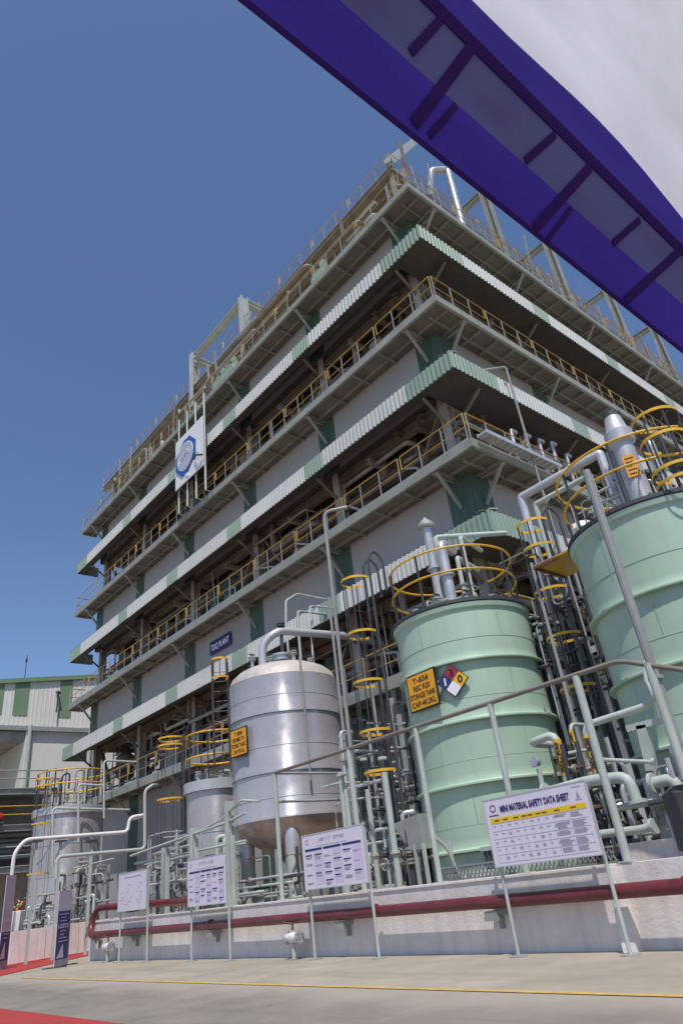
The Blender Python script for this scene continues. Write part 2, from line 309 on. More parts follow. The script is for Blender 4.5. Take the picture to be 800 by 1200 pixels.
# ================================================================== bund walls
XB = 9.42
def bund():
    t = thing('bund_wall', 'long low whitewashed bund wall behind the display boards', 'wall', (XB, 13, 0))
    b = MB()
    b.box((XB, 5.75, 0), (XB+.30, 23.6, .97)); b.box((XB+.3, 23.3, 0), (15.3, 23.6, .97)); b.build('wall', 'white_wall', t)
    MB().box((XB-.02, 5.75, .97), (XB+.32, 23.62, 1.0)).build('coping', 'white_wall', t)
    e = MB()
    e.add([(XB+.06, -4, 0), (XB+.06, 5.748, 0), (XB+.36, 5.748, 0), (XB+.36, -4, 0), (XB+.06, -4, .99), (XB+.06, 5.748, .99), (XB+.36, 5.748, .99), (XB+.36, -4, .99)],
          [(0, 1, 2, 3), (7, 6, 5, 4), (4, 5, 1, 0), (5, 6, 2, 1), (6, 7, 3, 2), (7, 4, 0, 3)])
    e.build('wall', 'white_wall', t)
    MB().add([(XB-.14, 5.56, 0), (XB-.14, 5.752, 0), (XB+.058, 5.752, 0), (XB+.058, 5.56, 0), (XB+.02, 5.56, .96), (XB+.02, 5.752, .96), (XB+.058, 5.752, .96), (XB+.058, 5.56, .96)],
             [(0, 1, 2, 3), (7, 6, 5, 4), (4, 5, 1, 0), (5, 6, 2, 1), (6, 7, 3, 2), (7, 4, 0, 3)]).build('buttress', 'white_wall', t)
bund()
struct(MB().box((XB+.3, -3, 0), (15.2, 23.3, .55)).build('tank_yard_floor', 'concrete'))
tag(MB().box((10.3, 4.0, .55), (11.2, 5.9, 1.22)).build('plinth_block', 'white_wall', base=(10.7, 5, .55)), 'whitewashed concrete plinth block behind the bund at right', 'plinth')
def bund2():
    a = onz(10, 1131, 0); b = Vector((13.9, 29.9, 0)); d = (b-a).normalized(); n = Vector((-d.y, d.x, 0))
    t = thing('bund_wall', 'short whitewashed bund wall in front of the farthest steel tank', 'wall', tuple(a))
    L = (b-a).length
    m = MB()
    for k in range(4):
        p = a+d*(L*k/4+.012); q = a+d*(L*(k+1)/4-.012)
        mm = MB().add([p, q, q+n*.3, p+n*.3]+[x+Vector((0, 0, .98)) for x in (p, q, q+n*.3, p+n*.3)], [(3, 2, 1, 0), (4, 5, 6, 7), (0, 1, 5, 4), (1, 2, 6, 5), (2, 3, 7, 6), (3, 0, 4, 7)])
        mm.build('wall_segment', 'white_wall', t)
    p = a+n*.3+d*.1; q = p+n*9
    m.add([p, q, q+d*.3, p+d*.3]+[x+Vector((0, 0, .97)) for x in (p, q, q+d*.3, p+d*.3)], [(0, 1, 2, 3), (7, 6, 5, 4), (4, 5, 1, 0), (5, 6, 2, 1), (6, 7, 3, 2), (7, 4, 0, 3)])
    m.build('side_wall', 'white_wall', t)
bund2()
# ================================================================== plant building
XF, YF, XW, YW = 15.5, 10.2, 16.6, 11.35
YE, XE = 44.5, 47.0
PB = [25.5, 19.12, 12.76, 6.4]; PT = .3
CB = [22.4, 15.95, 9.68]
COLY = [11.9+6.18*k for k in range(6)]
COLX = [17.15+6.18*k for k in range(5)]
BLD = thing('plant_building', 'tall five-level process plant building with white and green cladding and walkways', 'building', (XW, YW, 0))
def panel(name, m, p, d, nrm, L, z0, z1, pitch=.2, dep=.009):
    return MB().corr((p[0], p[1], z0), d, (0, 0, 1), nrm, L, z1-z0, pitch, dep).build(name, m, BLD)
for lv in range(4):
    z1 = PB[lv]; z0 = CB[lv]+.45 if lv < 3 else 0.0
    for k, y in enumerate(COLY):                    # left face pilasters and panels between them
        a, b = (YW, y+.5) if k == 0 else (y-.55, y+.55)
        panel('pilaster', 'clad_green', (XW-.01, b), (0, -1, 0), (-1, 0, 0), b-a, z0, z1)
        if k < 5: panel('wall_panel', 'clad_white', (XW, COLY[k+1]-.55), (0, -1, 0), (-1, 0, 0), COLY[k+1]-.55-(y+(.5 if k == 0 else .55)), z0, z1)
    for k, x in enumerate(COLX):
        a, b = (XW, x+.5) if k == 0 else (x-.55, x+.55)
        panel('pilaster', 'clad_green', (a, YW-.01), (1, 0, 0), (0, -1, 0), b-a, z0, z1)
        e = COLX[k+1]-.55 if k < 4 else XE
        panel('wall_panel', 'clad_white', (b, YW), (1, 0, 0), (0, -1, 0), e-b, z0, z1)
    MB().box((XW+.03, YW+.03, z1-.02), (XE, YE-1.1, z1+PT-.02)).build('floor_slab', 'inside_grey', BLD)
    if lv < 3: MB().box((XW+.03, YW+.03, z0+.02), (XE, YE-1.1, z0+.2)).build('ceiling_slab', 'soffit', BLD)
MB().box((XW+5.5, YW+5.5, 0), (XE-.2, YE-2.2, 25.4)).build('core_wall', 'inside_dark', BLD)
for z in range(4):
    z0 = PB[z]; zt = (CB[z-1]+.45) if z else 0
    MB().corr((XW+.03, YE-1.1, CB[z]+.45 if z < 3 else 0), (1, 0, 0), (0, 0, 1), (0, 1, 0), XE-XW-.1, PB[z]-(CB[z]+.45 if z < 3 else 0), .2, .02).build('end_wall', 'clad_white', BLD)
# ---- walkways
def platform(lv):
    z = PB[lv]
    for side in 'LR':
        t = MB()
        if side == 'L':
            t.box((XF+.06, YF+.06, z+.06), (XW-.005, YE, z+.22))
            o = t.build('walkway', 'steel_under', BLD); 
            e = MB().box((XF, YF, z), (XF+.06, YE+.06, z+PT)).box((XF+.06, YF+.003, z), (XF+.12, YE, z+.025)); e.box((XF+.06, YE, z), (XW, YE+.06, z+PT))
            e.build('edge_channel', 'steel_edge', o)
            MB().box((XW-.42, YF+.1, z-.06), (XW-.36, YE, z+.055)).build('runner', 'steel_joist', o)
            n = int((YE-YF)/1.545); J = MB().box((XF+.13, -.03, -.07), (XW-.01, .03, .055)); jm = None
            for k in range(1, n+1):
                y = YF+.15+k*1.545
                if jm is None: jo = MB().box((XF+.13, y-.035, z-.07), (XW-.01, y+.035, z+.055)).build('joist', 'steel_joist', o); jm = jo.data
                else: inst('joist', jm, o, BASE[o.name]+Vector((0, (k-1)*1.545, 0)))
            for y in COLY:
                b = MB().bar((XF+.12, y, z-.02), (XW-.03, y, z-1.15), .1, .1).bar((XF+.1, y+.12, z-.05), (XW-.01, y+.12, z-.05), .09, .09)
                b.build('brace', 'steel_edge', o)
        else:
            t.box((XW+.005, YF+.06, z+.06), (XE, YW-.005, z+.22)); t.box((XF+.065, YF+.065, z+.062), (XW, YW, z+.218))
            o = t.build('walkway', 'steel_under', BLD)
            e = MB().box((XF+.06, YF-.002, z-.002), (XE, YF+.06, z+PT-.002)).box((XF+.15, YF+.06, z), (XE, YF+.12, z+.025)); e.build('edge_channel', 'steel_edge', o)
            MB().box((XF+.4, YW-.42, z-.058), (XE, YW-.36, z+.055)).build('runner', 'steel_joist', o)
            n = int((XE-XF)/1.03); jm = None
            for k in range(1, n+1):
                x = XF+.55+k*1.03
                if jm is None: jo = MB().box((x-.03, YF+.13, z-.08), (x+.03, YW-.01, z+.055)).build('joist', 'steel_joist', o); jm = jo.data
                else: inst('joist', jm, o, BASE[o.name]+Vector(((k-1)*1.03, 0, 0)))
            for x in COLX:
                MB().bar((x, YF+.12, z-.02), (x, YW-.03, z-1.15), .1, .1).bar((x+.12, YF+.1, z-.05), (x+.12, YW-.01, z-.05), .09, .09).build('brace', 'steel_edge', o)
for lv in range(4): platform(lv)
# ---- railings: yellow sections between grey posts
def railing(p0, d, L, z, sec=3.09, parent=BLD, h=1.1, post='steel_grey', seed=0):
    d = Vector(d); o = None; rn = random.Random(seed)
    t = MB().bar(Vector((*p0, z+.07))+d*.05, Vector((*p0, z+.07))+d*(L-.05), .012, .13)
    o = t.build('railing', 'steel_grey', parent)
    n = round(L/sec); s = L/n; pm = None; sm = None
    for k in range(n):
        a = Vector((*p0, z))+d*(k*s+.07); b = Vector((*p0, z))+d*((k+1)*s-.07)
        if sm is None:
            up = Vector((0, 0, h)); mid = Vector((0, 0, h*.52))
            sm = MB().tube([a+mid, a+up, b+up, b+mid], .022, 6, bend=.05).tube([a+mid, b+mid], .018, 6)
            so_ = sm.build('rail_section', 'yellow_rail', o); sm = so_.data
            po = MB().bar(a, a+up, .045, .02).build('post', post, o); pm = po.data; A = a
        else: inst('rail_section', sm, o, BASE[o.name]+d*(k*s)); inst('post', pm, o, BASE[o.name]+d*(k*s))
        for q in (s/3, 2*s/3): inst('post', pm, o, BASE[o.name]+d*(k*s+q-.03))
    inst('post', pm, o, BASE[o.name]+d*(L-.14))
    return o
for lv in range(4):
    railing((XF+.1, YF+.1), (0, 1, 0), YE-YF-.1, PB[lv]+PT, seed=lv)
    railing((XF+.1, YF+.1), (1, 0, 0), XE-XF-.1, PB[lv]+PT, seed=9+lv)
    MB().bar((XF+.1, YE, PB[lv]+PT+1.1), (XW, YE, PB[lv]+PT+1.1), .05).bar((XF+.1, YE, PB[lv]+PT+.57), (XW, YE, PB[lv]+PT+.57), .05).bar((XF+.1, YE, PB[lv]+PT), (XF+.1, YE, PB[lv]+PT+1.12), .06).build('end_rail', 'steel_grey', BLD)
# ---- canopies with corrugated fascia
def canopy(lv):
    z = CB[lv]
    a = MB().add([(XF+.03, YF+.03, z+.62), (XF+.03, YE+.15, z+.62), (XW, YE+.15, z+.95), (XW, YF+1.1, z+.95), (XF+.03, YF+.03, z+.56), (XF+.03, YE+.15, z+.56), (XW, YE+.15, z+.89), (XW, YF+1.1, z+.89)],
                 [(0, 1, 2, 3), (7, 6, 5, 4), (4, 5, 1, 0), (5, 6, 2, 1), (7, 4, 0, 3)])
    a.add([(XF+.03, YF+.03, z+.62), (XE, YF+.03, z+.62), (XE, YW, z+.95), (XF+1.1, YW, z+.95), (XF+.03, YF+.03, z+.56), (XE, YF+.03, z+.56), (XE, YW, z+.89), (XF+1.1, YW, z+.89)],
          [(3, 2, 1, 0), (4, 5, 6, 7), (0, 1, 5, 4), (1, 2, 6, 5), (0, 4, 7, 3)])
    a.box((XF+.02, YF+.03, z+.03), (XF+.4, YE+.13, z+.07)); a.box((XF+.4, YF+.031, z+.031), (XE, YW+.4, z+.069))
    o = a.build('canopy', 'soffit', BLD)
    # left fascia: green at the corner and at each pilaster, white between
    segs = []; y = YF-.05
    marks = [(YF-.05, YF+2.2)]+[(c-.75, c+.45) for c in COLY[1:]]
    marks[-1] = (YE-1.6, YE+.2)
    for i, (g0, g1) in enumerate(marks):
        if g0 > y: segs.append((y, g0, 'fascia_white'))
        segs.append((g0, g1, 'fascia_green')); y = g1
    for (y0, y1, m) in segs:
        z = CB[lv]+random.uniform(-.018, .018)
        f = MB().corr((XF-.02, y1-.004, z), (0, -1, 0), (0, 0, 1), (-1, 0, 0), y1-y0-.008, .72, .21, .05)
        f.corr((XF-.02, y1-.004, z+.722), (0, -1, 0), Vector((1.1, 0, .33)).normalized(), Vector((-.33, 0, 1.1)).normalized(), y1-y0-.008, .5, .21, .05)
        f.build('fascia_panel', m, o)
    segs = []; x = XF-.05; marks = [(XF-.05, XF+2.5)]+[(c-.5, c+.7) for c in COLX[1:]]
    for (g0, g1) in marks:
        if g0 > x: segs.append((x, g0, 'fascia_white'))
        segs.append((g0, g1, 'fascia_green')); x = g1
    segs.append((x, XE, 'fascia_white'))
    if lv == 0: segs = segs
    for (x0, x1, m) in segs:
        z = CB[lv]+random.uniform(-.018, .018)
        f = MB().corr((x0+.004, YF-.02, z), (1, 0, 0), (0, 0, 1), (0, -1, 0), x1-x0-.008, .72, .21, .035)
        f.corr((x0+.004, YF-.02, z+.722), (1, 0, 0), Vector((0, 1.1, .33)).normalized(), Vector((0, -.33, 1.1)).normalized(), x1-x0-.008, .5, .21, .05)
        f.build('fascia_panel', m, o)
    for y in COLY: MB().bar((XF+.25, y, z-.02), (XW+.3, y, z-.85), .09).build('bracket', 'steel_under', o)
    for x in COLX: MB().bar((x, YF+.25, z-.02), (x, YW+.3, z-.85), .09).build('bracket', 'steel_under', o)
    MB().box((XF+.02, YE+.16, z), (XW+.4, YE+.2, z+.72)).build('fascia_end', 'fascia_green', o)
for lv in range(3): canopy(lv)
# ---- open floors: columns, beams, braces, ducts and pipes behind the railings
rn = random.Random(3)
for lv in range(1, 4):
    z0 = PB[lv]+PT; z1 = CB[lv-1]+.45
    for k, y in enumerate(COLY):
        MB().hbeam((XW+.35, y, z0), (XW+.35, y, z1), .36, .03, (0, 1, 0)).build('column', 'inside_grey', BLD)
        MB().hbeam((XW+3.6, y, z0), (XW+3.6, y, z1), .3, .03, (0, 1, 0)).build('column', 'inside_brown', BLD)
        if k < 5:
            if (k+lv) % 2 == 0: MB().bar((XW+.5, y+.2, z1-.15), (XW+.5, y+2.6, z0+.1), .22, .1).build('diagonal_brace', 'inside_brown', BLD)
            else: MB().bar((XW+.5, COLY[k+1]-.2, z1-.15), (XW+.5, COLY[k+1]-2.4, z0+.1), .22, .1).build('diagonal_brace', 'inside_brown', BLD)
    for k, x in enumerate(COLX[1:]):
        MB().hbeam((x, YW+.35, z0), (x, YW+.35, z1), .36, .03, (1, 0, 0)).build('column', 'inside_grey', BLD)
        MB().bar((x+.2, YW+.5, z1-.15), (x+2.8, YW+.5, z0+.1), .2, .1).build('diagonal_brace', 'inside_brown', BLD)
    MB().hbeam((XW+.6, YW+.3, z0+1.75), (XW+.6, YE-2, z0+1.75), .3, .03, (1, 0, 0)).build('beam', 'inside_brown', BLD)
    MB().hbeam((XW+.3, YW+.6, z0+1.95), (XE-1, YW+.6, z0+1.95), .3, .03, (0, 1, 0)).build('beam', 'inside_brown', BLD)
    for j in range(16):
        y = rn.uniform(YW+1, YE-6); L = rn.uniform(3, 9); xx = XW+rn.uniform(.8, 2.6); zz = z0+rn.uniform(.5, 2.7); r = rn.choice((.05, .06, .09, .14))
        dr = rn.choice((-1, 1))*rn.uniform(.4, .9)
        MB().tube([(xx+.8, y, zz), (xx, y, zz), (xx, y+L, zz), (xx, y+L, zz+dr)], r, 8, bend=.18).build('process_pipe', rn.choice(('inside_grey', 'inside_brown', 'alu_paint', 'inside_grey', 'pipe_green')), BLD, smooth=True)
    for j in range(12):
        x = rn.uniform(XW+1, XE-10); L = rn.uniform(3, 9); yy = YW+rn.uniform(.8, 2.6); zz = z0+rn.uniform(.5, 2.7); r = rn.choice((.05, .06, .09, .14))
        MB().tube([(x, yy+.8, zz), (x, yy, zz), (x+L, yy, zz), (x+L, yy, zz+rn.uniform(-.6, .6))], r, 8, bend=.18).build('process_pipe', rn.choice(('inside_grey', 'inside_brown', 'alu_paint', 'silver')), BLD, smooth=True)
    for j in range(9):
        y = YW+2+j*3.4+rn.uniform(-.8, .8)
        m = MB().tube([(XW+.25, y, z0), (XW+.25, y, z0+rn.uniform(.9, 1.5)), (XW+.25, y+rn.uniform(.5, 1.2), z0+1.5)], .05, 8, bend=.15); m.disc((XW+.25, y, z0+.5), (0, 0, 1), .1, .05).disc((XW+.25, y, z0+.56), (0, 0, 1), .1, .04)
        m.build('riser_pipe', rn.choice(('inside_grey', 'steel_pale', 'alu_paint')), BLD, smooth=True)
for lv in range(1, 4):
    z0 = PB[lv]+PT; z1 = CB[lv-1]+.3
    for j in range(9):                              # fat elbows and ducts close to the opening
        y = YW+1.5+j*3.5+rn.uniform(-1, 1); r = rn.uniform(.08, .18); xx = XW+rn.uniform(.7, 1.8)
        pts = [(xx, y, z1), (xx, y, z0+rn.uniform(1.2, 2.2)), (xx+rn.uniform(-.1, .8), y+rn.uniform(1, 2.4), z0+rn.uniform(.6, 1.4)), (xx+.5, y+rn.uniform(2.6, 3.4), z0+.2)]
        MB().tube(pts, r, 12, bend=.5).build('duct', rn.choice(('inside_brown', 'inside_grey', 'inside_brown')), BLD, smooth=True)
    for j in range(7):
        x = XW+2+j*3.6+rn.uniform(-1, 1); r = rn.uniform(.07, .16); yy = YW+rn.uniform(.7, 1.6)
        pts = [(x, yy, z1), (x, yy, z0+rn.uniform(1.2, 2.2)), (x+rn.uniform(1, 2.4), yy+rn.uniform(-.1, .8), z0+rn.uniform(.6, 1.4)), (x+3, yy+.5, z0+.2)]
        MB().tube(pts, r, 12, bend=.5).build('duct', rn.choice(('inside_brown', 'inside_grey', 'alu_paint', 'silver')), BLD, smooth=True)
    for j in range(14):                             # thin hanger rods, conduits and small motors
        y = rn.uniform(YW+1, YE-4); xx = XW+rn.uniform(.3, 1.2)
        MB().bar((xx, y, z1), (xx, y+rn.uniform(-.6, .6), z0+rn.uniform(0, 1.5)), .05, .05).build('hanger_rod', rn.choice(('inside_grey', 'inside_brown', 'steel_pale')), BLD)
        if j % 2 == 0: MB().tube([(xx, y, z0+.35), (xx, y+rn.uniform(.4, .8), z0+.35)], rn.uniform(.12, .22), 12).build('floor_motor', rn.choice(('inside_grey', 'steel_pale', 'alu_paint', 'pipe_green')), BLD, smooth=True)
ro_ = random.Random(17)
for lv in range(1, 4):                              # overhead steel and pipework, which is what one sees from below
    z1 = CB[lv-1]+.45
    for k, dx in enumerate((.55, 1.7, 3.0)):
        MB().hbeam((XW+dx, YW+.2, z1-.2), (XW+dx, YE-1.3, z1-.2), .32, .03, (1, 0, 0)).build('ceiling_beam', ('inside_brown', 'inside_grey', 'inside_brown')[k], BLD)
        MB().hbeam((XW+.2, YW+dx+.01, z1-.24), (XE-.4, YW+dx+.01, z1-.24), .3, .03, (0, 1, 0)).build('ceiling_beam', ('inside_grey', 'inside_brown', 'inside_brown')[k], BLD)
    for k in range(11): MB().hbeam((XW+.1, 13.2+k*2.75, z1-.55), (XW+4.5, 13.2+k*2.75, z1-.55), .2, .025, (0, 1, 0)).build('cross_beam', 'inside_grey' if k % 2 else 'inside_brown', BLD)
    for k in range(10): MB().hbeam((18.6+k*2.75, YW+.1, z1-.55), (18.6+k*2.75, YW+4.5, z1-.55), .2, .025, (1, 0, 0)).build('cross_beam', 'inside_grey' if k % 2 else 'inside_brown', BLD)
    for j in range(14):
        y = ro_.uniform(YW+.6, YE-8); L = ro_.uniform(2.5, 7); xx = XW+ro_.uniform(.05, 1.9); zz = z1-ro_.uniform(.5, 1.6); r = ro_.choice((.04, .06, .09, .13))
        MB().tube([(xx+.9, y, zz), (xx, y, zz), (xx, y+L, zz), (xx, y+L, z1-.1)], r, 8, bend=.2).build('overhead_pipe', ro_.choice(('inside_grey', 'alu_paint', 'inside_brown', 'steel_pale', 'steel_grey', 'pipe_green')), BLD, smooth=True)
        x = ro_.uniform(XW+.6, XE-14); yy = YW+ro_.uniform(.05, 1.9); zz = z1-ro_.uniform(.5, 1.6)
        MB().tube([(x, yy+.9, zz), (x, yy, zz), (x+L, yy, zz), (x+L, yy, z1-.1)], r, 8, bend=.2).build('overhead_pipe', ro_.choice(('inside_grey', 'alu_paint', 'inside_brown', 'steel_pale', 'silver')), BLD, smooth=True)
    for k in range(5):
        y = COLY[k]+ro_.uniform(1.2, 4.6); MB().lathe([(.3, z1-2.2), (.55, z1-2.0), (.55, z1-.9), (.3, z1-.7), (.1, z1-.3)], (XW+ro_.uniform(1.1, 1.6), y), 18).build('hopper', ro_.choice(('inside_grey', 'inside_brown', 'clad_green')), BLD, smooth=True)
# vessels standing on the open floors
def vessel(label, cx, cy, z, r, h, m):
    t = thing('process_vessel', label, 'vessel', (cx, cy, z), 'process vessels on the open floors')
    pr = [(r*.2, z+.3), (r*.7, z+.38), (r, z+.6), (r, z+h-.35), (r*.8, z+h-.15), (r*.3, z+h)]
    MB().lathe(pr, (cx, cy), 20).build('shell', m, t, smooth=True)
    for k in range(3): a = 2*pi*k/3; MB().bar((cx+r*.8*cos(a), cy+r*.8*sin(a), z), (cx+r*.8*cos(a), cy+r*.8*sin(a), z+.7), .08).build('leg', 'steel_grey', t)
    MB().lathe([(r+.03, z+h*.5), (r+.03, z+h*.5+.06)], (cx, cy), 20).build('band', 'steel_grey', t)
    MB().tube([(cx, cy, z+h-.02), (cx, cy, z+h+.25), (cx, cy+.5, z+h+.25)], .05, 8, bend=.1).build('nozzle', 'steel_grey', t, smooth=True)
z3 = PB[2]+PT
for lab, p, z, r, h, m in (
    ('dark green vessel behind the yellow railing left of the middle of the third floor', (XW+.9, 27.4), z3, .55, 2.5, 'clad_green'),
    ('second dark green vessel, beside the first on the third floor', (XW+.9, 28.9), z3, .5, 2.4, 'clad_green'),
    ('grey vessel standing in the open floor behind the lower railing at left', (XW+1.2, 34), PB[3]+PT, .6, 2.4, 'inside_grey'),
    ('grey vessel in the open floor below the top canopy, near its middle', (XW+1.2, 20.5), PB[1]+PT, .6, 2.4, 'inside_grey')):
    vessel(lab, p[0], p[1], z, r, h, m)
# ---- roof: upper deck, pipes, portal frames
ZR = PB[0]+PT
MB().box((XW+.3, YW+.3, ZR), (XE, YE-1.5, ZR+.2)).build('roof_slab', 'inside_grey', BLD)
MB().hbeam((17, 11.7, 29.75), (17, YE, 29.75), .3, .03, (1, 0, 0)).build('roof_beam', 'tan_roof', BLD)
MB().hbeam((17, 12, 29.75), (XE, 12, 29.75), .3, .03, (0, 1, 0)).build('roof_beam', 'tan_roof', BLD)
MB().box((17.1, 12.1, 29.9), (20.4, YE, 29.96)).build('upper_deck', 'tan_roof', BLD)
MB().box((20.4, 12.1, 29.905), (XE, 15.4, 29.955)).build('upper_deck', 'tan_roof', BLD)
for k, y in enumerate(COLY):
    MB().hbeam((17.1, y, ZR), (17.1, y, 29.6), .26, .03, (0, 1, 0)).build('roof_post', 'tan_roof', BLD)
for k, x in enumerate(COLX): MB().hbeam((x, 12.2, ZR), (x, 12.2, 29.6), .26, .03, (1, 0, 0)).build('roof_post', 'tan_roof', BLD)
railing((17, 11.8), (0, 1, 0), 33, 29.9, h=1.1)
railing((17, 11.8), (1, 0, 0), 29, 29.9, h=1.1)
rr = random.Random(11)
for j in range(22):                                 # pipe rack of the roof, left side
    y = rr.uniform(11.6, 38); L = rr.uniform(2, 8); xx = rr.uniform(16.3, 17.0); zz = ZR+rr.uniform(.3, 3.6); r = rr.choice((.05, .07, .1, .16))
    MB().tube([(xx+.6, y, zz), (xx, y, zz), (xx, y+L, zz), (xx, y+L, zz+rr.uniform(-.5, .8))], r, 8, bend=.2).build('roof_pipe', rr.choice(('tan_roof', 'tan_roof', 'inside_grey', 'silver', 'steel_pale')), BLD, smooth=True)
for j in range(22):
    x = rr.uniform(16.6, 38); L = rr.uniform(2, 8); yy = rr.uniform(11.3, 12.0); zz = ZR+rr.uniform(.3, 3.6); r = rr.choice((.05, .07, .1, .16))
    MB().tube([(x, yy+.6, zz), (x, yy, zz), (x+L, yy, zz), (x+L, yy, zz+rr.uniform(-.5, .8))], r, 8, bend=.2).build('roof_pipe', rr.choice(('tan_roof', 'tan_roof', 'inside_grey', 'silver', 'steel_pale')), BLD, smooth=True)
for (y0, y1, z) in ((12, 25, 27.2), (26, 38, 27.4), (13, 30, 28.5)): MB().box((16.75, y0, z), (16.95, y1, z+.22)).build('cable_tray', 'tan_roof', BLD)
for (x0, x1, z) in ((17, 29, 27.2), (24, 44, 28.4)): MB().box((x0, 11.75, z), (x1, 11.95, z+.22)).build('cable_tray', 'tan_roof', BLD)
for j in range(26):
    y = rr.uniform(11.5, 42); z = rr.uniform(ZR+.2, 30.2); m = rr.choice(('tan_roof', 'steel_edge', 'inside_brown', 'silver', 'steel_grey'))
    MB().bar((16.4+rr.uniform(0, .5), y, ZR+.1), (16.4+rr.uniform(0, .5), y+rr.uniform(-.2, .2), z), rr.choice((.05, .08, .12))).build('roof_stanchion', m, BLD)
    x = rr.uniform(17, 42); MB().bar((x, 11.1+rr.uniform(0, .5), ZR+.1), (x+rr.uniform(-.2, .2), 11.1+rr.uniform(0, .5), rr.uniform(ZR+.2, 31.5)), rr.choice((.05, .08, .12))).build('roof_stanchion', m, BLD)
    if j % 2 == 0: MB().box((16.2, y, ZR+.1), (16.5, y+rr.uniform(.3, .9), ZR+rr.uniform(.4, 1.1))).build('roof_box', m, BLD); MB().box((x, 10.8, ZR+.1), (x+rr.uniform(.3, .9), 11.2, ZR+rr.uniform(.4, 1.1))).build('roof_box', m, BLD)
MB().hbeam((17, 24.4, ZR), (17, 24.4, 32.6), .42, .05, (0, 1, 0)).build('portal_post', 'steel_pale', BLD)
MB().hbeam((17, 30.4, ZR), (17, 30.4, 32.7), .42, .05, (0, 1, 0)).build('portal_post', 'steel_pale', BLD)
MB().hbeam((17, 24.6, 32.3), (17, 30.2, 32.3), .36, .04, (1, 0, 0)).build('portal_beam', 'steel_pale', BLD)
MB().hbeam((17.2, 30.4, 32.3), (21, 30.4, 32.3), .36, .04, (0, 1, 0)).build('portal_beam', 'steel_pale', BLD)
MB().hbeam((17.2, 24.4, 32.3), (21, 24.4, 32.3), .36, .04, (0, 1, 0)).build('portal_beam', 'steel_pale', BLD)
for x in (25.6, 31.9, 39.1, 45.5):
    MB().hbeam((x, 12, ZR), (x, 12, 35.5), .4, .04, (1, 0, 0)).build('portal_post', 'steel_edge', BLD)
    MB().hbeam((x, 12.25, 35.2), (x, 15, 35.2), .3, .04, (1, 0, 0)).build('portal_beam', 'steel_edge', BLD)
a = onx(455, 190, 17); b = ony(492, 160, 14.5)
MB().hbeam(a, b, .36, .04, (0, 0, 1)).build('davit_beam', 'steel_pale', BLD)
p = [ony(541, 262, 10.9), ony(524, 199, 10.9), ony(505, 200, 11.3)]
q = [p[0]+Vector((0, 0, -1)), p[0], p[1], p[2], p[2]+Vector((0, .4, -1.5))]
tag(MB().tube(q, .17, 12, bend=.2).build('vent_duct', 'silver', base=tuple(q[0]), smooth=True), 'bent bare-metal vent duct at the roof corner under the purple awning', 'duct')
v = ony(505, 235, 11.6)
for (px, py, r, lab) in ((372, 300, .45, 'pale green blower casing by the roof railing, nearer the roof corner'), (270, 415, .55, 'pale green blower casing on the roof beside the left portal frame'), (258, 428, .5, 'smaller pale green blower casing on the roof left of its larger twin')):
    p = onx(px, py, 16.3); p.z = max(p.z, ZR+.3)
    t = thing('blower', lab, 'blower', (p.x, p.y, ZR), 'blowers along the roof edge')
    z = ZR+.95
    MB().tube([(p.x-.25, p.y, z), (p.x+.35, p.y, z)], r, 20).build('casing', 'pipe_green', t, smooth=True)
    MB().tube([(p.x+.35, p.y, z), (p.x+1.0, p.y, z)], r*.5, 14).build('motor', 'steel_pale', t, smooth=True)
    MB().box((p.x-.3, p.y-.4, ZR+.2), (p.x+1, p.y+.4, ZR+.5)).build('base_frame', 'steel_grey', t)
    MB().bar((p.x, p.y-r*.7, z), (p.x, p.y-r*.7, z+.9), .3, .25).build('outlet', 'pipe_green', t)
# ---- long bare-metal tray outside the third-floor railing, right face
p = Vector((XF+.25, YF-.02, PB[2]+PT))
t = thing('cable_tray', 'grey ladder cable tray along the third-floor railing right of the corner', 'cable tray', (p.x, p.y, p.z))
MB().bar((p.x, YF-.1, p.z+.08), (p.x+4.2, YF-.1, p.z+.08), .03, .14).bar((p.x, YF-.45, p.z+.08), (p.x+4.2, YF-.45, p.z+.08), .03, .14).build('side_rail', 'alu_paint', t)
for k in range(14): MB().bar((p.x+.1+.3*k, YF-.1, p.z+.04), (p.x+.1+.3*k, YF-.45, p.z+.04), .05, .03).build('rung', 'alu_paint', t)
MB().box((p.x+.02, YF-.43, p.z+.06), (p.x+4.1, YF-.12, p.z+.12)).build('cable', 'alu_paint', t)
rr = random.Random(5)
for k in range(5):
    x = XF+3.3+k*.9; z = PB[2]+PT; y = YF+.45
    t = thing('pipe_loop', ('first', 'second', 'third', 'fourth', 'fifth')[k]+' bare-metal pipe loop from the corner on the third-floor right walkway', 'pipe', (x, y, z), 'pipe loops on the third-floor walkway')
    h = rr.uniform(1.0, 2.3)
    MB().tube([(x, y, z), (x, y, z+h), (x+.4, y, z+h), (x+.4, y+.5, z+h)], .065, 10, bend=.1).build('pipe', 'alu_paint', t, smooth=True)
    fl(x, y, z+.54, .07).build('flange', 'steel_grey', t)
    MB().tube([(x+.02, y-.1, z+.8), (x+.02, y-.3, z+.8)], .03, 8).ring((x+.02, y-.3, z+.8), .13, .02, n=16).build('handwheel', 'steel_dark', t)
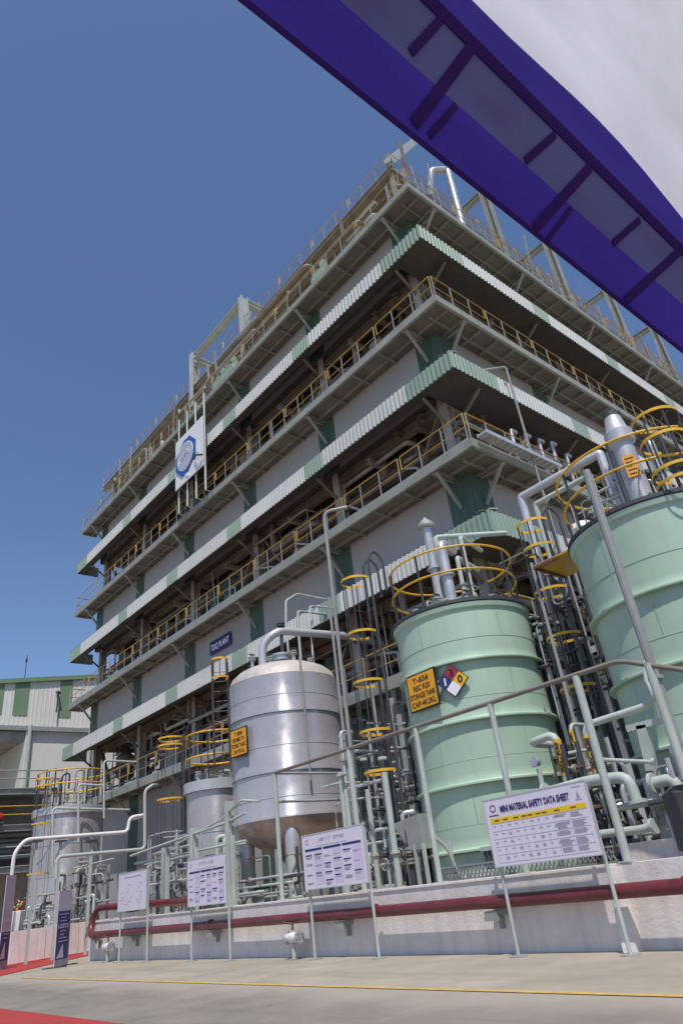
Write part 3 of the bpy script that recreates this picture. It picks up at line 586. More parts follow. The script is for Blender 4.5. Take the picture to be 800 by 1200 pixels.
# ---- signs on the building
p0 = onx(247, 753, XW-.06); p1 = onx(271, 741, XW-.06); q0 = onx(247, 768, XW-.06); q1 = onx(271, 755, XW-.06)
yc = (p0.y+p1.y+q0.y+q1.y)/4; zc = (p0.z+p1.z+q0.z+q1.z)/4; W = abs(p0.y-p1.y); H = abs(p0.z-q0.z)
t = thing('plant_sign', 'small dark blue sign lettered TDQ PLANT on the white cladding', 'sign', (XW-.08, yc, zc-H/2))
U, V = (0, -1, 0), (0, 0, 1); O = (XW-.08, yc, zc)
rect(MB(), O, U, V, -W/2, W/2, -H/2, H/2, 0, .03).build('panel', 'sign_blue', t)
text('TDQ PLANT', H*.62, (XW-.115, yc, zc-H*.22), U, V, 'dia_white', t, bold=.012, width=W*.86)
# emblem sign
A = onx(206.5, 520, 15.0); B = onx(239, 487, 15.0); Cc = onx(238.5, 546, 15.0); D = onx(207, 575, 15.0)
ys = ((A.y+D.y)/2, (B.y+Cc.y)/2); zt = (A.z+B.z)/2; zb = (Cc.z+D.z)/2; yc = sum(ys)/2; zc = (zt+zb)/2; W = ys[0]-ys[1]; H = zt-zb
t = thing('emblem_sign', 'square white sign panel with blue emblem hung in front of the left facade', 'sign', (15.0, yc, zb))
O = (15.0, yc, zc)
rect(MB(), O, U, V, -W/2, W/2, -H/2, H/2, 0, .05).build('panel', 'dia_white', t)
R = W*.36; O = (15.0, yc+W*.10, zc+H*.0)
def octo(k, c=.42): return [(R*k*a, R*k*b) for a, b in ((-1, -c), (-c, -1), (c*.4, -1), (1, -c*.8), (1, c), (c, 1), (-c*.4, 1), (-1, c*.8))]
e = MB(); o8 = octo(1.0); n8 = len(o8); el = [(R*.80*cos(2*pi*i/32), R*.80*sin(2*pi*i/32)) for i in range(32)]
plate(e, O, U, V, o8, .052, .05).build('emblem_ring', 'logo_blue', t)
plate(MB(), O, U, V, el, .106, .02).build('emblem_rim', 'dia_white', t)
plate(MB(), O, U, V, [(a*.93, b*.93) for a, b in el], .128, .01).build('emblem_disc', 'logo_grey', t)
text('IGCSL', R*.5, Vector(O)+Vector((-.15, 0, -R*.17)), Vector((0, -.9, .25)), Vector((0, .25, .9)), 'dia_white', t, bold=.02, width=R*1.25)
text('GCS', R*.36, Vector(O)+Vector((-.152, 0, -R*.13)), Vector((0, -.9, .25)), Vector((0, .25, .9)), 'sign_blue', t, bold=.0, width=R*.7)
w_ = MB(); plate(w_, O, U, V, [(R*1.02, R*.3), (R*1.22, R*.25), (R*1.22, -R*.45), (R*1.02, -R*.5)], .052, .03)  # white wedges at the right and foot of the emblem
plate(w_, O, U, V, [(-R*.1, -R*1.02), (R*.15, -R*1.02), (R*.3, -R*1.3), (R*.05, -R*1.25)], .052, .03); w_.build('emblem_wedge', 'dia_white', t)
MB().tube([Vector(O)+Vector((-.12, -R*.9, -R*.72)), Vector(O)+Vector((-.25, -R*1.3, -R*.75)), Vector(O)+Vector((-.15, -R*1.75, -R*.95))], .05, 8).build('lamp_arm', 'steel_dark', t)
for k in range(4):
    y = ys[0]-W*(.03+.313*k)
    MB().tube([(XF+.2, y, PB[0]+.1), (15.12, y, PB[0]+.1), (15.12, y, PB[1]+.25), (XF+.2, y, PB[1]+.25)], .055, 6).build('hanger', 'steel_pale', t)
# ================================================================== storage tanks
def ringrail(t, c, R, z, hs, nposts, a0=0, a1=2*pi, post='steel_dark', m='yellow_hoop', r=.027):
    for h in hs: MB().ring((c[0], c[1], z+h), R, r, a0, a1, 56, 8).build('guard_ring', m, t, smooth=True)
    for k in range(nposts):
        a = a0+(a1-a0)*k/(nposts if abs(a1-a0) > 6.28 else nposts-1)
        MB().bar((c[0]+R*cos(a), c[1]+R*sin(a), z-.05), (c[0]+R*cos(a), c[1]+R*sin(a), z+hs[-1]), .045, .03).build('post', post, t)
def green_tank(label, c, R, zb, zr, rings, seed):
    t = thing('storage_tank', label, 'tank', (c[0], c[1], zb), 'pale green storage tanks')
    lv = [zr]+rings+[zb]
    for i in range(len(lv)-1):                      # courses, each flaring out over the one below
        z1, z0 = lv[i], lv[i+1]
        pr = [(R-.05, z0-.03), (R+.1, z0-.03), (R+.11, z0-.02), (R+.11, z0+.012), (R+.1, z0+.022), (R+.01, z0+.04), (R, z0+.06), (R, z0+.2), (R, z1-.032)] if i < len(lv)-2 else [(R, z0), (R, z1-.04)]
        if i == 0: pr = pr[:-1]+[(R, z1-.16), (R+.05, z1-.12), (R+.07, z1-.02), (R-.02, z1)]
        pr = [(r_+.0015*i, z_) for r_, z_ in pr]
        MB().lathe(pr, c, 72, cap=False).build('shell_course', 'tank_green', t, smooth=True)
        if z1-z0 > .8: MB().lathe([(R+.002, z0+(z1-z0)*.36), (R+.007, z0+(z1-z0)*.36+.006), (R+.007, z0+(z1-z0)*.36+.014), (R+.002, z0+(z1-z0)*.36+.02)], c, 72, cap=False).build('seam', 'pipe_green', t, smooth=True)
    va = atan2(-c[1], -c[0])
    for i in range(len(lv)-1):
        for k in range(3):
            a = va+(-.62, .55, 1.5)[k]+(.34 if i % 2 else 0)*(0 if k == 1 else 1); x, y = c[0]+(R+.004)*cos(a), c[1]+(R+.004)*sin(a)
            if lv[i]-lv[i+1] > .8: MB().bar((x, y, lv[i+1]+.45), (x, y, lv[i]-.2), .014, .01).build('weld_seam', 'pipe_green', t)
    MB().lathe([(R*.98, zr-.01), (R*.6, zr+.16), (.05, zr+.26)], c, 72).build('roof', 'tank_green', t, smooth=True)
    MB().lathe([(R-.01, zr+.002), (R+.085, zr+.002), (R+.085, zr+.075), (R-.01, zr+.075), (R-.01, zr+.002)], c, 72, cap=False).build('kerb_angle', 'steel_dark', t)
    ringrail(t, c, R*.97, zr+.1, (.72, 1.32), 9, a0=.35)
    return t
ZT = 6.36
T1 = (12.8, 10.0); R1 = 1.59
tk = green_tank('pale green tank carrying the T-656 sign and hazard diamond', T1, R1, .8, ZT, [5.07, 3.83, 2.62, 1.45], 1)
T2 = (12.85, 4.82); R2 = 1.62
tk2 = green_tank('pale green tank at the right edge with a tall silver scrubber on top', T2, R2, .8, 6.5, [4.92, 3.67, 2.48, 1.3], 2)
for T_, R_, lab in ((T1, R1, 'round concrete plinth under the T-656 tank'), (T2, R2, 'round concrete plinth under the tank at the right edge')):
    tag(MB().lathe([(R_+.25, .55), (R_+.25, .8), (.02, .8)], T_, 48).build('tank_plinth', 'concrete', base=(T_[0], T_[1], .55)), lab, 'plinth')
# tank number plate and hazard diamond
def tangent(px, py, c, R):
    p = oncyl(px, py, c[0], c[1], R); n = Vector((p.x-c[0], p.y-c[1], 0)).normalized(); u = Vector((-n.y, n.x, 0)); return p, n, u
def tanksign(label, c, R, corners, lines, ratios):
    px = sum(k[0] for k in corners)/4; py = sum(k[1] for k in corners)/4
    p, n, u = tangent(px, py, c, R); P = [oncyl(a, b, c[0], c[1], R) for a, b in corners]
    W = (((P[0]-P[1]).length)+((P[3]-P[2]).length))/2; H = (abs(P[0].z-P[3].z)+abs(P[1].z-P[2].z))/2
    W = max(W, H*.8) if W > H*.6 else H*.72
    t = thing('tank_sign', label, 'sign', tuple(p+n*.06-Vector((0, 0, H/2)))); O = p+n*.07; V = Vector((0, 0, 1))
    rect(MB(), O, u, V, -W/2, W/2, -H/2, H/2, -.03, .03).build('border', 'sign_black', t)
    k = .035; rect(MB(), O, u, V, -W/2+k, W/2-k, -H/2+k, H/2-k, .001, .004).build('panel', 'sign_orange', t)
    for i, (s, wd) in enumerate(zip(lines, ratios)): text(s, H*.2, O+n*.009+V*(H*(.24-.21*i)), u, V, 'sign_black', t, bold=.002, width=W*wd)
    return t
tanksign('orange sign reading T-656 on the pale green tank', T1, R1+.03, [(478, 794), (509, 782), (517, 825), (485, 836)], ['T-656', 'REC R20', 'STORAGE TANK', 'CAP-40.2KL'], (.55, .56, .86, .82))
p, n, u = tangent(531, 798, T1, R1+.03); V = Vector((0, 0, 1)); s = .335
t = thing('hazard_diamond', 'red blue yellow and white hazard diamond beside the T-656 sign', 'sign', tuple(p+n*.05-V*s)); O = p+n*.06
plate(MB(), O, u, V, [(0, -s*1.06), (s*1.06, 0), (0, s*1.06), (-s*1.06, 0)], -.03, .03).build('border', 'sign_black', t)
h = s/2
for nm, (cx, cy), m in (('red_quarter', (0, h), 'dia_red'), ('blue_quarter', (-h, 0), 'dia_blue'), ('yellow_quarter', (h, 0), 'dia_yellow'), ('white_quarter', (0, -h), 'dia_white')):
    plate(MB(), O, u, V, [(cx, cy-h*.985), (cx+h*.985, cy), (cx, cy+h*.985), (cx-h*.985, cy)], .001, .004).build(nm, m, t)
for s_, (cx, cy), m in (('3', (0, h), 'sign_black'), ('1', (-h, 0), 'dia_white'), ('0', (h, 0), 'sign_black')): text(s_, .22, O+n*.008+u*cx+V*(cy-.075), u, V, m, t, bold=.008)
# fittings on top of the T-656 tank
def vent(label, base, h, r, m='silver', cap=True, arm=None, name='vent_pipe'):
    t = thing(name, label, 'pipe', base); x, y, z = base
    pts = [(x, y, z), (x, y, z+h)]
    if arm: pts.append((x+arm[0], y+arm[1], z+h+arm[2]))
    MB().tube(pts, r, 14, bend=r*1.5 if arm else 0).build('pipe', m, t, smooth=True)
    fl(x, y, z+.09, r).build('flange', 'steel_grey', t)
    MB().disc((x, y, z+h*.55), (0, 0, 1), r*1.55, .04).build('collar', m, t)
    if cap and not arm: MB().lathe([(r*.7, z+h), (r*1.9, z+h+.06), (r*1.9, z+h+.12), (r*.4, z+h+.3), (r*.2, z+h+.34)], (x, y), 16).build('cowl', m, t, smooth=True)
    return t
vent('tall bare-metal vent pipe on the T-656 tank with a cowl', (T1[0]-.2, T1[1]+.30, ZT+.15), 2.6, .12)
vent('second bare-metal vent pipe on the T-656 tank, right of the cowled one', (T1[0]-.15, T1[1]-.02, ZT+.15), 2.05, .13, arm=(.7, .2, 0))
vent('thin pale standpipe on the T-656 tank roof, nearest its right guard rail', (T1[0]+.15, T1[1]-.45, ZT+.15), 2.1, .06, 'steel_pale', arm=(1.2, .3, .0))
vent('thin pale standpipe in the middle of the T-656 tank roof', (T1[0]+.3, T1[1]-.1, ZT+.15), 1.7, .06, 'steel_pale', arm=(1.2, .3, .0))
vent('pale cross pipe rising over the T-656 tank guard ring', (T1[0]-.1, T1[1]+.15, ZT+.15), 2.3, .07, 'steel_pale', arm=(1.6, -1.1, 0))
def nozzles(labelfmt, c, R, z, n, seed, a0=2.3, a1=5.2):
    r_ = random.Random(seed); words = ('first', 'second', 'third', 'fourth', 'fifth', 'sixth', 'seventh')
    for k in range(n):
        a = a0+(a1-a0)*k/(n-1); q = (c[0]+R*cos(a), c[1]+R*sin(a)); h = r_.uniform(.18, .4)
        t = thing('roof_nozzle', labelfmt % words[k], 'nozzle', (q[0], q[1], z), 'nozzles on '+labelfmt.split(' on ')[-1])
        MB().tube([(q[0], q[1], z), (q[0], q[1], z+h)], .06, 10).build('neck', 'silver', t, smooth=True)
        fl(q[0], q[1], z+h-.04, .065).build('flange', 'steel_grey', t)
        MB().tube([(q[0]-.1, q[1], z+h+.1), (q[0]+.1, q[1], z+h+.1)], .025, 6).tube([(q[0], q[1], z+h), (q[0], q[1], z+h+.1)], .02, 6).build('handle', 'steel_dark', t)
nozzles('%s flanged nozzle from the left on the T-656 tank roof', T1, R1*.75, ZT+.1, 6, 4)
# scrubber on the right-hand tank
px = onx(745, 590, T2[0]-.9); sx, sy = T2[0]-.75, px.y-.08
sz = 6.55
t = thing('scrubber_column', 'stout silver scrubber column with conical cap on the right-hand green tank', 'column', (sx, sy, sz))
H = online = 2.1
MB().lathe([(.215, sz), (.2, sz+1.62), (.19, sz+1.63)], (sx, sy), 28).build('shell', 'alu_paint', t, smooth=True)
MB().lathe([(.2, sz+1.6), (.275, sz+1.66), (.275, sz+1.9), (.21, sz+1.98), (.16, sz+2.28), (.14, sz+2.3)], (sx, sy), 28).build('cap', 'alu_paint', t, smooth=True)
MB().lathe([(.14, sz+2.3), (.14, sz+2.4), (.07, sz+2.45)], (sx, sy), 16).tube([(sx, sy, sz+2.4), (sx+.16, sy-.1, sz+2.45)], .055, 8).build('outlet', 'steel_dark', t, smooth=True)
MB().lathe([(.29, sz+.02), (.29, sz+.07)], (sx, sy), 28).build('flange', 'silver', t)
n = Vector((-sx, -sy-1.5, 0)).normalized(); u = Vector((-n.y, n.x, 0))
O = Vector((sx, sy, sz+1.02))+n*.222; rect(MB(), O, u, V, -.115, .115, -.24, .24, 0, .006).build('label_plate', 'sign_orange', t)
mk = MB()
for i in range(5): rect(mk, O, u, V, -.08, .08-.03*(i % 3), .15-.085*i, .18-.085*i, .0065, .001)
mk.build('small_print', 'sign_black', t)
for k, (dx, dy, h, r, lab) in enumerate(((.1, .32, 1.65, .085, 'bare-metal vent pipe just left of the scrubber column'), (.3, .55, 1.45, .08, 'bare-metal vent pipe, second left of the scrubber column'), (.25, -.42, 1.5, .085, 'bare-metal vent pipe just right of the scrubber column'))):
    t = vent(lab, (sx+dx, sy+dy, sz+.05), h, r, 'silver', arm=(.9, .3, 0))
MB().lathe([(.01, 0), (.01, .01)], (0, 0), 3)
tag(MB().lathe([(.05, 7.05), (.22, 7.1), (.3, 7.25), (.22, 7.4), (.05, 7.45)], (12.9, 6.3), 18).build('knockout_pot', 'white_paint', base=(12.9, 6.3, 7.05), smooth=True), 'white round pot among the pipes left of the scrubber', 'vessel')
# ------------------------------------------------------------------ bare-metal tank on legs (T-806)
T3 = (12.8, 17.46); R3 = 1.68
t3 = thing('steel_tank', 'bare-metal tank with dished top and conical bottom on pipe legs', 'tank', (T3[0], T3[1], .55))
lv = [6.85, 5.72, 4.09, 2.92]
for i in range(3):
    z1, z0 = lv[i], lv[i+1]; rr_ = R3+.03*(2-i)*.6
    MB().lathe([(rr_-.05, z0-.02), (rr_+.02, z0-.02), (rr_+.02, z0+.03), (rr_, z0+.06), (rr_, z1-.03)], T3, 72, cap=False).build('cladding_course', 'steel_tank', t3, smooth=True)
    MB().lathe([(rr_+.001, z0+(z1-z0)*.42), (rr_+.008, z0+(z1-z0)*.42+.008), (rr_+.001, z0+(z1-z0)*.42+.02)], T3, 72, cap=False).build('seam', 'steel_grey', t3, smooth=True)
MB().lathe([(R3+.03, 6.80), (R3+.035, 6.84), (R3+.0, 6.9), (R3-.07, 7.06), (R3-.25, 7.22), (R3-.6, 7.38), (.5, 7.52), (.05, 7.55)], T3, 72).build('dished_head', 'head_dusty', t3, smooth=True)
MB().lathe([(.12, 1.75), (.22, 1.8), (R3*.92, 2.62), (R3-.04, 2.8), (R3, 2.93)], T3, 72).build('cone', 'steel_cone', t3, smooth=True)
for k in range(36):
    a = 2*pi*k/36; MB().bar((T3[0]+.25*cos(a), T3[1]+.25*sin(a), 1.83), (T3[0]+R3*.925*cos(a), T3[1]+R3*.925*sin(a), 2.635), .02, .014).build('cone_seam', 'steel_cone', t3)
for k in range(4):
    a = radians(232)+k*pi/2; q = (T3[0]+R3*.80*cos(a), T3[1]+R3*.80*sin(a))
    l = MB().tube([(q[0], q[1], .55), (q[0], q[1], 2.2)], .2, 16).build('leg', 'steel_pale', t3, smooth=True)
    MB().lathe([(.215, 2.0), (.215, 2.65), (.1, 2.9)], q, 16).build('leg_sleeve', 'silver', l, smooth=True)
    MB().box((q[0]-.28, q[1]-.28, .55), (q[0]+.28, q[1]+.28, .58)).build('base_plate', 'steel_grey', l)
MB().tube([(T3[0], T3[1], 1.78), (T3[0], T3[1], 1.2), (T3[0]-1.2, T3[1]-.8, 1.2)], .09, 10, bend=.2).build('drain_pipe', 'steel_pale', t3, smooth=True)
MB().lathe([(.32, 7.48), (.32, 7.62), (.36, 7.62), (.36, 7.68), (.05, 7.7)], (T3[0]-.35, T3[1]-.5), 20).build('manway', 'silver', t3, smooth=True)
p, n, u = tangent(352, 790, T3, R3+.05)
MB().tube([p+V*.5+n*.05, p+n*.1, p-V*.6+n*.1, p-V*3+n*.1], .035, 8).build('overflow_pipe', 'steel_grey', t3, smooth=True)
tanksign('orange tank-number sign on the bare-metal tank', T3, R3+.05, [(272, 857), (291, 850), (291, 884), (274, 888)], ['T 806', 'DRUMED TO', 'STORE TANK', 'CAP 50 KL'], (.5, .7, .82, .7))
# big insulated pipe over the bare-metal tank
a = ony(307, 770, 17.9); b = ony(307, 755, 17.9); c_ = ony(325, 739, 17.6); d_ = ony(415, 746, 17.5); e_ = ony(432, 751, 17.5)
tag(MB().tube([(a.x, a.y, 7.3), b, c_, d_, e_, (e_.x+3, e_.y, e_.z)], .135, 14, bend=.3).build('insulated_pipe', 'alu_paint', base=(a.x, a.y, 7.3), smooth=True), 'fat insulated pipe leaving the top of the bare-metal tank towards the building', 'pipe')
t = thing('valve', 'dark handled valve on the fat pipe above the bare-metal tank', 'valve', (c_.x+.15, c_.y, 7.5))
MB().tube([(c_.x+.15, c_.y, 7.5), (c_.x+.15, c_.y, c_.z+.3)], .06, 8).build('stem', 'steel_dark', t)
fl(c_.x+.15, c_.y, 7.8, .08).build('flange', 'steel_dark', t); fl(c_.x+.15, c_.y, c_.z+.22, .08).build('flange', 'steel_dark', t)
nozzles('%s flanged nozzle from the left on the bare-metal tank head', T3, R3*.62, 7.33, 5, 8)
# ------------------------------------------------------------------ smaller and farther bare-metal tanks
def steel_tank(label, c, R, zb, zt, courses, rail=None):
    t = thing('steel_tank', label, 'tank', (c[0], c[1], zb))
    for i in range(courses):
        z0 = zb+(zt-zb)*i/courses; z1 = zb+(zt-zb)*(i+1)/courses
        MB().lathe([(R+.001*i, z0), (R+.001*i, z1-.03), (R+.015, z1-.025), (R+.015, z1)], c, 56, cap=False).build('cladding_course', 'steel_tank', t, smooth=True)
    MB().lathe([(R+.02, zt-.02), (R+.10, zt-.02), (R+.10, zt+.3), (R+.02, zt+.3)], c, 56, cap=False).build('top_band', 'alu_paint', t, smooth=True)
    MB().lathe([(R, zt+.28), (.05, zt+.4)], c, 56).build('roof', 'alu_paint', t, smooth=True)
    if rail: ringrail(t, c, R+.02, zt+.3, rail, 12, r=.03)
    return t
T4 = (12.75, 21.6); steel_tank('smaller bare-metal tank standing between the ladder and the dished tank', T4, 1.0, .55, 4.35, 3)
ringrail_t = thing('guard_cage', 'yellow double guard ring above the smaller bare-metal tank', 'guard rail', (T4[0], T4[1], 4.65))
ringrail(ringrail_t, T4, 1.02, 4.65, (.78, 1.55), 8, r=.03)
nozzles('%s flanged nozzle from the left on the smaller bare-metal tank', T4, .65, 4.68, 5, 12)
T5 = (12.75, 35.2); steel_tank('farthest bare-metal tank, ringed by yellow rails at the left edge', T5, 1.55, .3, 5.4, 4, rail=(1.0, 1.6))
nozzles('%s flanged nozzle from the left on the farthest tank', T5, 1.1, 5.9, 7, 13)
for k in range(4):
    a = 3.4+k*.55; x, y = T5[0]+1.1*cos(a), T5[1]+1.1*sin(a)
    tag(MB().tube([(x, y, 5.8), (x, y, 7.0+.12*k), (x+.35, y, 7.1+.12*k), (x+.35, y, 6.5)], .045, 8, bend=.15).build('gooseneck_vent', 'steel_dark' if k % 2 else 'steel_grey', base=(x, y, 5.8), smooth=True), ('leftmost', 'second', 'third', 'rightmost')[k]+' thin gooseneck vent on the roof of the farthest tank', 'pipe', 'gooseneck vents on the farthest tank')
# ================================================================== caged ladders
def ladder(label, c, z0, z1, ang, hoops, R=.36, top=.9, arch=False):
    t = thing('caged_ladder', label, 'ladder', (c[0], c[1], z0), 'caged ladders between the tanks')
    d = Vector((cos(ang), sin(ang), 0)); s = Vector((-d.y, d.x, 0)); C0 = Vector((c[0], c[1], 0))
    back = C0-d*R*.9
    for k in (-1, 1):
        p = back+s*.23*k
        pts = [p+V*z0, p+V*(z1+top)]
        if arch: pts += [p+V*(z1+1.15)-d*.18, p+V*(z1+.9)-d*.4, p+V*(z1)-d*.4]
        MB().tube(pts, .034, 8, bend=.2 if arch else 0).build('stile', 'steel_dark', t, smooth=True)
    n = int((z1-z0)/.3); rm = None
    for k in range(n):
        if rm is None: r0 = MB().tube([back-s*.23+V*(z0+.3), back+s*.23+V*(z0+.3)], .011, 6).build('rung', 'steel_dark', t); rm = r0.data
        else: inst('rung', rm, t, BASE[t.name]+V*(.3*k))
    for z in hoops:
        MB().strap((c[0], c[1], z), R, .058, .014, ang-2.35, ang+2.35, 28).build('hoop', 'yellow_hoop', t, smooth=True)
    for k in range(5):
        a = ang-1.9+.95*k
        MB().bar((c[0]+(R-.008)*cos(a), c[1]+(R-.008)*sin(a), hoops[-1]-.03), (c[0]+(R-.008)*cos(a), c[1]+(R-.008)*sin(a), hoops[0]+.03), .036, .01).build('strap', 'steel_dark', t)
    return t
az = radians(46.5); ladder('caged ladder with yellow hoops left of the T-656 tank', (16.3*cos(az), 16.3*sin(az)), .6, 7.6, az+pi*.6, [7.95, 6.52, 5.3, 4.15, 3.27], arch=True, R=.37)
az = radians(29.9); ladder('caged ladder with yellow hoops between the two green tanks', (15.4*cos(az), 15.4*sin(az)), .6, 7.6, az+pi*.6, [8.15, 7.5, 6.42, 5.35, 4.22], arch=True, R=.38)
az = radians(61.8); az = radians(62.9); ladder('caged ladder with yellow hoops left of the smaller bare-metal tank', (25.5*cos(az), 25.5*sin(az)), 1.0, 5.5, az+pi*.55, [6.3, 6.05, 4.3, 2.55], R=.45)
az = radians(17.5); ladder('caged ladder with wide yellow hoops at the right edge beside the scrubber', (12.3*cos(az), 12.3*sin(az)), 5.6, 7.6, az+pi-.5, [8.1, 7.6, 6.95, 6.7], R=.40, top=.4)
az = radians(58.95); ladder('short caged ladder top left of the bare-metal tank with the dished head', (20.8*cos(az), 20.8*sin(az)), 4.6, 7.5, az+pi, [7.62, 7.05], R=.24, top=.1)
az = radians(71.9); ladder('thin caged ladder left of the farthest tank', (36.0*cos(az), 36.0*sin(az)), .5, 6.5, az+pi-.6, [6.9, 6.6, 5.0, 3.0], R=.42)
# ================================================================== tall pipe railing on the bund
XR = 9.57
t = thing('bund_railing', 'tall pale pipe railing standing on the bund wall in front of the tanks', 'railing', (XR, 10, 1.0))
for y, w_ in ((13.62, .05), (10.95, .055), (9.0, .05), (7.2, .05), (5.5, .06), (4.35, .06)):
    p = MB().tube([(XR, y, 1.0), (XR, y, 3.55 if y > 4.6 else 3.4)], w_, 12).build('post', 'steel_pale', t, smooth=True)
    MB().box((XR-.1, y-.1, 1.0), (XR+.1, y+.1, 1.015)).build('base_plate', 'steel_pale', p)
MB().tube([(XR, 13.62, 3.57), (XR, 4.75, 3.57), (XR, 3.6, 3.05), (XR, -.9, 1.0)], .038, 10, bend=.15).build('top_rail', 'rail_brown', t, smooth=True)
for z in (3.56, 2.95): MB().tube([(XR, 13.62, z), (XR+2.2, 13.62, z)], .03, 8).build('side_rail', 'steel_grey', t, smooth=True)
# lower pipe rack further left
t = thing('pipe_support', 'low pipe support frame with posts behind the second and third boards', 'pipe support', (9.75, 16, 1.0))
for (px, py, zt_) in ((193, 1080, 2.6), (272, 1060, 3.3), (228, 1070, 2.9)):
    q = onx(px, py, 9.75); MB().hbeam((9.75, q.y, .9), (9.75, q.y, zt_), .16, .02, (0, 1, 0)).build('post', 'steel_pale', t)
a = onx(155, 1003, 9.8); b = onx(270, 963, 9.8); MB().tube([(9.75, a.y, a.z), (9.75, b.y, b.z), (9.75, b.y-.8, b.z+.1)], .035, 8).build('pipe', 'steel_pale', t, smooth=True)
a = onx(160, 1012, 9.9); b = onx(290, 985, 9.9); MB().tube([(9.85, a.y, a.z), (9.85, b.y, b.z)], .03, 8).build('pipe', 'steel_pale', t, smooth=True)
a = onx(180, 962, 9.9); b = onx(300, 928, 9.9); MB().tube([(9.75, 18.6, 2.62), (9.75, 16.2, 2.95), (9.75, 15.4, 3.25), (9.75, 14.6, 3.1)], .03, 8, bend=.2).build('pipe', 'steel_pale', t, smooth=True)
# white pipe runs at the far left
p = [ony(14, 1150, 27), ony(17, 1000, 27), ony(30, 984, 27), ony(150, 975, 27), ony(152, 958, 27), ony(170, 955, 27)]
p[0] = Vector((p[1].x, 27, 0)); q5 = p[5]+Vector((0, 6, 0))
t = thing('white_pipe', 'white insulated pipe stepping up across the far tanks at left', 'pipe', tuple(p[0]))
MB().tube(p+[p[5]+Vector((0, 1, 0))], .066, 12, bend=.2).build('pipe', 'white_paint', t, smooth=True)
for px in (44, 72, 108):
    q = ony(px, 981, 27); MB().hbeam((q.x, 27, .0), (q.x, 27, q.z-.1), .08, .012, (1, 0, 0)).build('support_post', 'steel_pale', t)
    MB().box((q.x-.16, 26.85, q.z-.16), (q.x+.16, 27.15, q.z-.1)).build('shoe', 'steel_dark', t)
p = [ony(66, 1030, 26), ony(67, 1004, 26), ony(170, 995, 26), ony(170, 926, 26), ony(179, 920, 26), ony(185, 920, 30)]
tag(MB().tube(p, .06, 10, bend=.2).build('thin_pipe', 'steel_pale', base=tuple(p[0]), smooth=True), 'thin pale pipe climbing left of the second board post', 'pipe')
p = [ony(200, 1040, 26), ony(163, 880, 33), ony(152, 880, 33), ony(152, 1060, 33)]
for i, (px0, px1, Y) in enumerate(((62, 152, 33.2), (92, 130, 33.0), (122, 160, 32.6))):
    y0 = 955-i*28
    q = [ony(px0, y0+60, Y), ony(px0, y0-8, Y), ony(px1, y0-6, Y), ony(px1, y0-6, Y+4)]
    tag(MB().tube(q, .05, 8, bend=.2).build('overhead_pipe', 'steel_pale', base=tuple(q[0]), smooth=True), ('lowest', 'middle', 'highest')[i]+' thin bent pipe above the farthest tank', 'pipe', 'bent pipes above the farthest tank')
for i, (pp, r) in enumerate((([(335, 728), (335, 704), (348, 696), (402, 706)], .04), ([(349, 732), (349, 716), (400, 722)], .045), ([(363, 730), (363, 710), (425, 716)], .035))):
    q = [ony(a, b, 18.6-.5*i) for a, b in pp]; q = [Vector((q[0].x, q[0].y, 7.3))]+q
    tag(MB().tube(q, r, 8, bend=.12).build('bent_rail', 'steel_pale', base=tuple(q[0]), smooth=True), ('leftmost', 'middle', 'rightmost')[i]+' pale bent rail behind the dished tank head', 'rail', 'bent rails behind the dished tank')
# ---- vertical pipes between the tanks
def pole(label, px0, py0, py1, d, r, m='steel_grey', name='standpipe', bendto=None):
    rr_ = ray(px0, py0); k = d/hypot(rr_.x, rr_.y); top = EYE+rr_*k
    pts = [(top.x, top.y, .55), tuple(top)]
    if bendto: pts.append((top.x+bendto[0], top.y+bendto[1], top.z+bendto[2]))
    o = MB().tube(pts, r, 10, bend=.25 if bendto else 0)
    for z in (1.6, 3.4): o.disc((top.x, top.y, z), (0, 0, 1), r*1.6, .05)
    return tag(o.build(name, m, base=(top.x, top.y, .55), smooth=True), label, 'pipe', 'standpipes between the tanks')
pole('tall grey standpipe rising to the third walkway left of the ladder', 379, 600, 0, 17.6, .05, 'steel_grey', bendto=(.5, -.5, .05))
pole('slim grey standpipe just right of the bare-metal tank', 396, 800, 0, 18.5, .05, 'steel_grey')
pole('pale standpipe right of the bare-metal tank, shorter than its neighbours', 399, 905, 0, 17, .07, 'steel_pale')
pole('blue-grey standpipe close to the right flank of the bare-metal tank', 405, 925, 0, 16.8, .055, 'steel_pale')
pole('pale standpipe ending at a yellow hoop left of the T-656 tank', 450, 905, 0, 15.2, .065, 'steel_pale')
pole('pale standpipe in front of the ladder beside the T-656 tank', 430, 925, 0, 15.0, .05, 'steel_pale')
pole('slim dark standpipe behind the ladder left of the T-656 tank', 470, 800, 0, 19, .06, 'steel_dark')
pole('tall slim grey pole between the green tanks reaching the walkway', 622, 660, 0, 14.2, .035, 'steel_grey')
pole('slim grey pole just left of the right-hand green tank', 676, 640, 0, 13.2, .04, 'steel_grey')
pole('stout pale pipe crossing the face of the right-hand green tank', 686, 552, 0, 11.6, .075, 'steel_grey')
pole('thin grey pole left of the tall standpipe', 385, 700, 0, 18.2, .04, 'steel_grey')
q = ony(592, 430, YF-.3)
tag(MB().tube([(q.x, q.y, 7.5), tuple(q), (q.x-1.3, q.y+1.1, q.z-.1)], .045, 8, bend=.1).build('lightning_pole', 'steel_grey', base=(q.x, q.y, 7.5), smooth=True), 'thin grey pole with bent top in front of the corner walkway', 'pole')
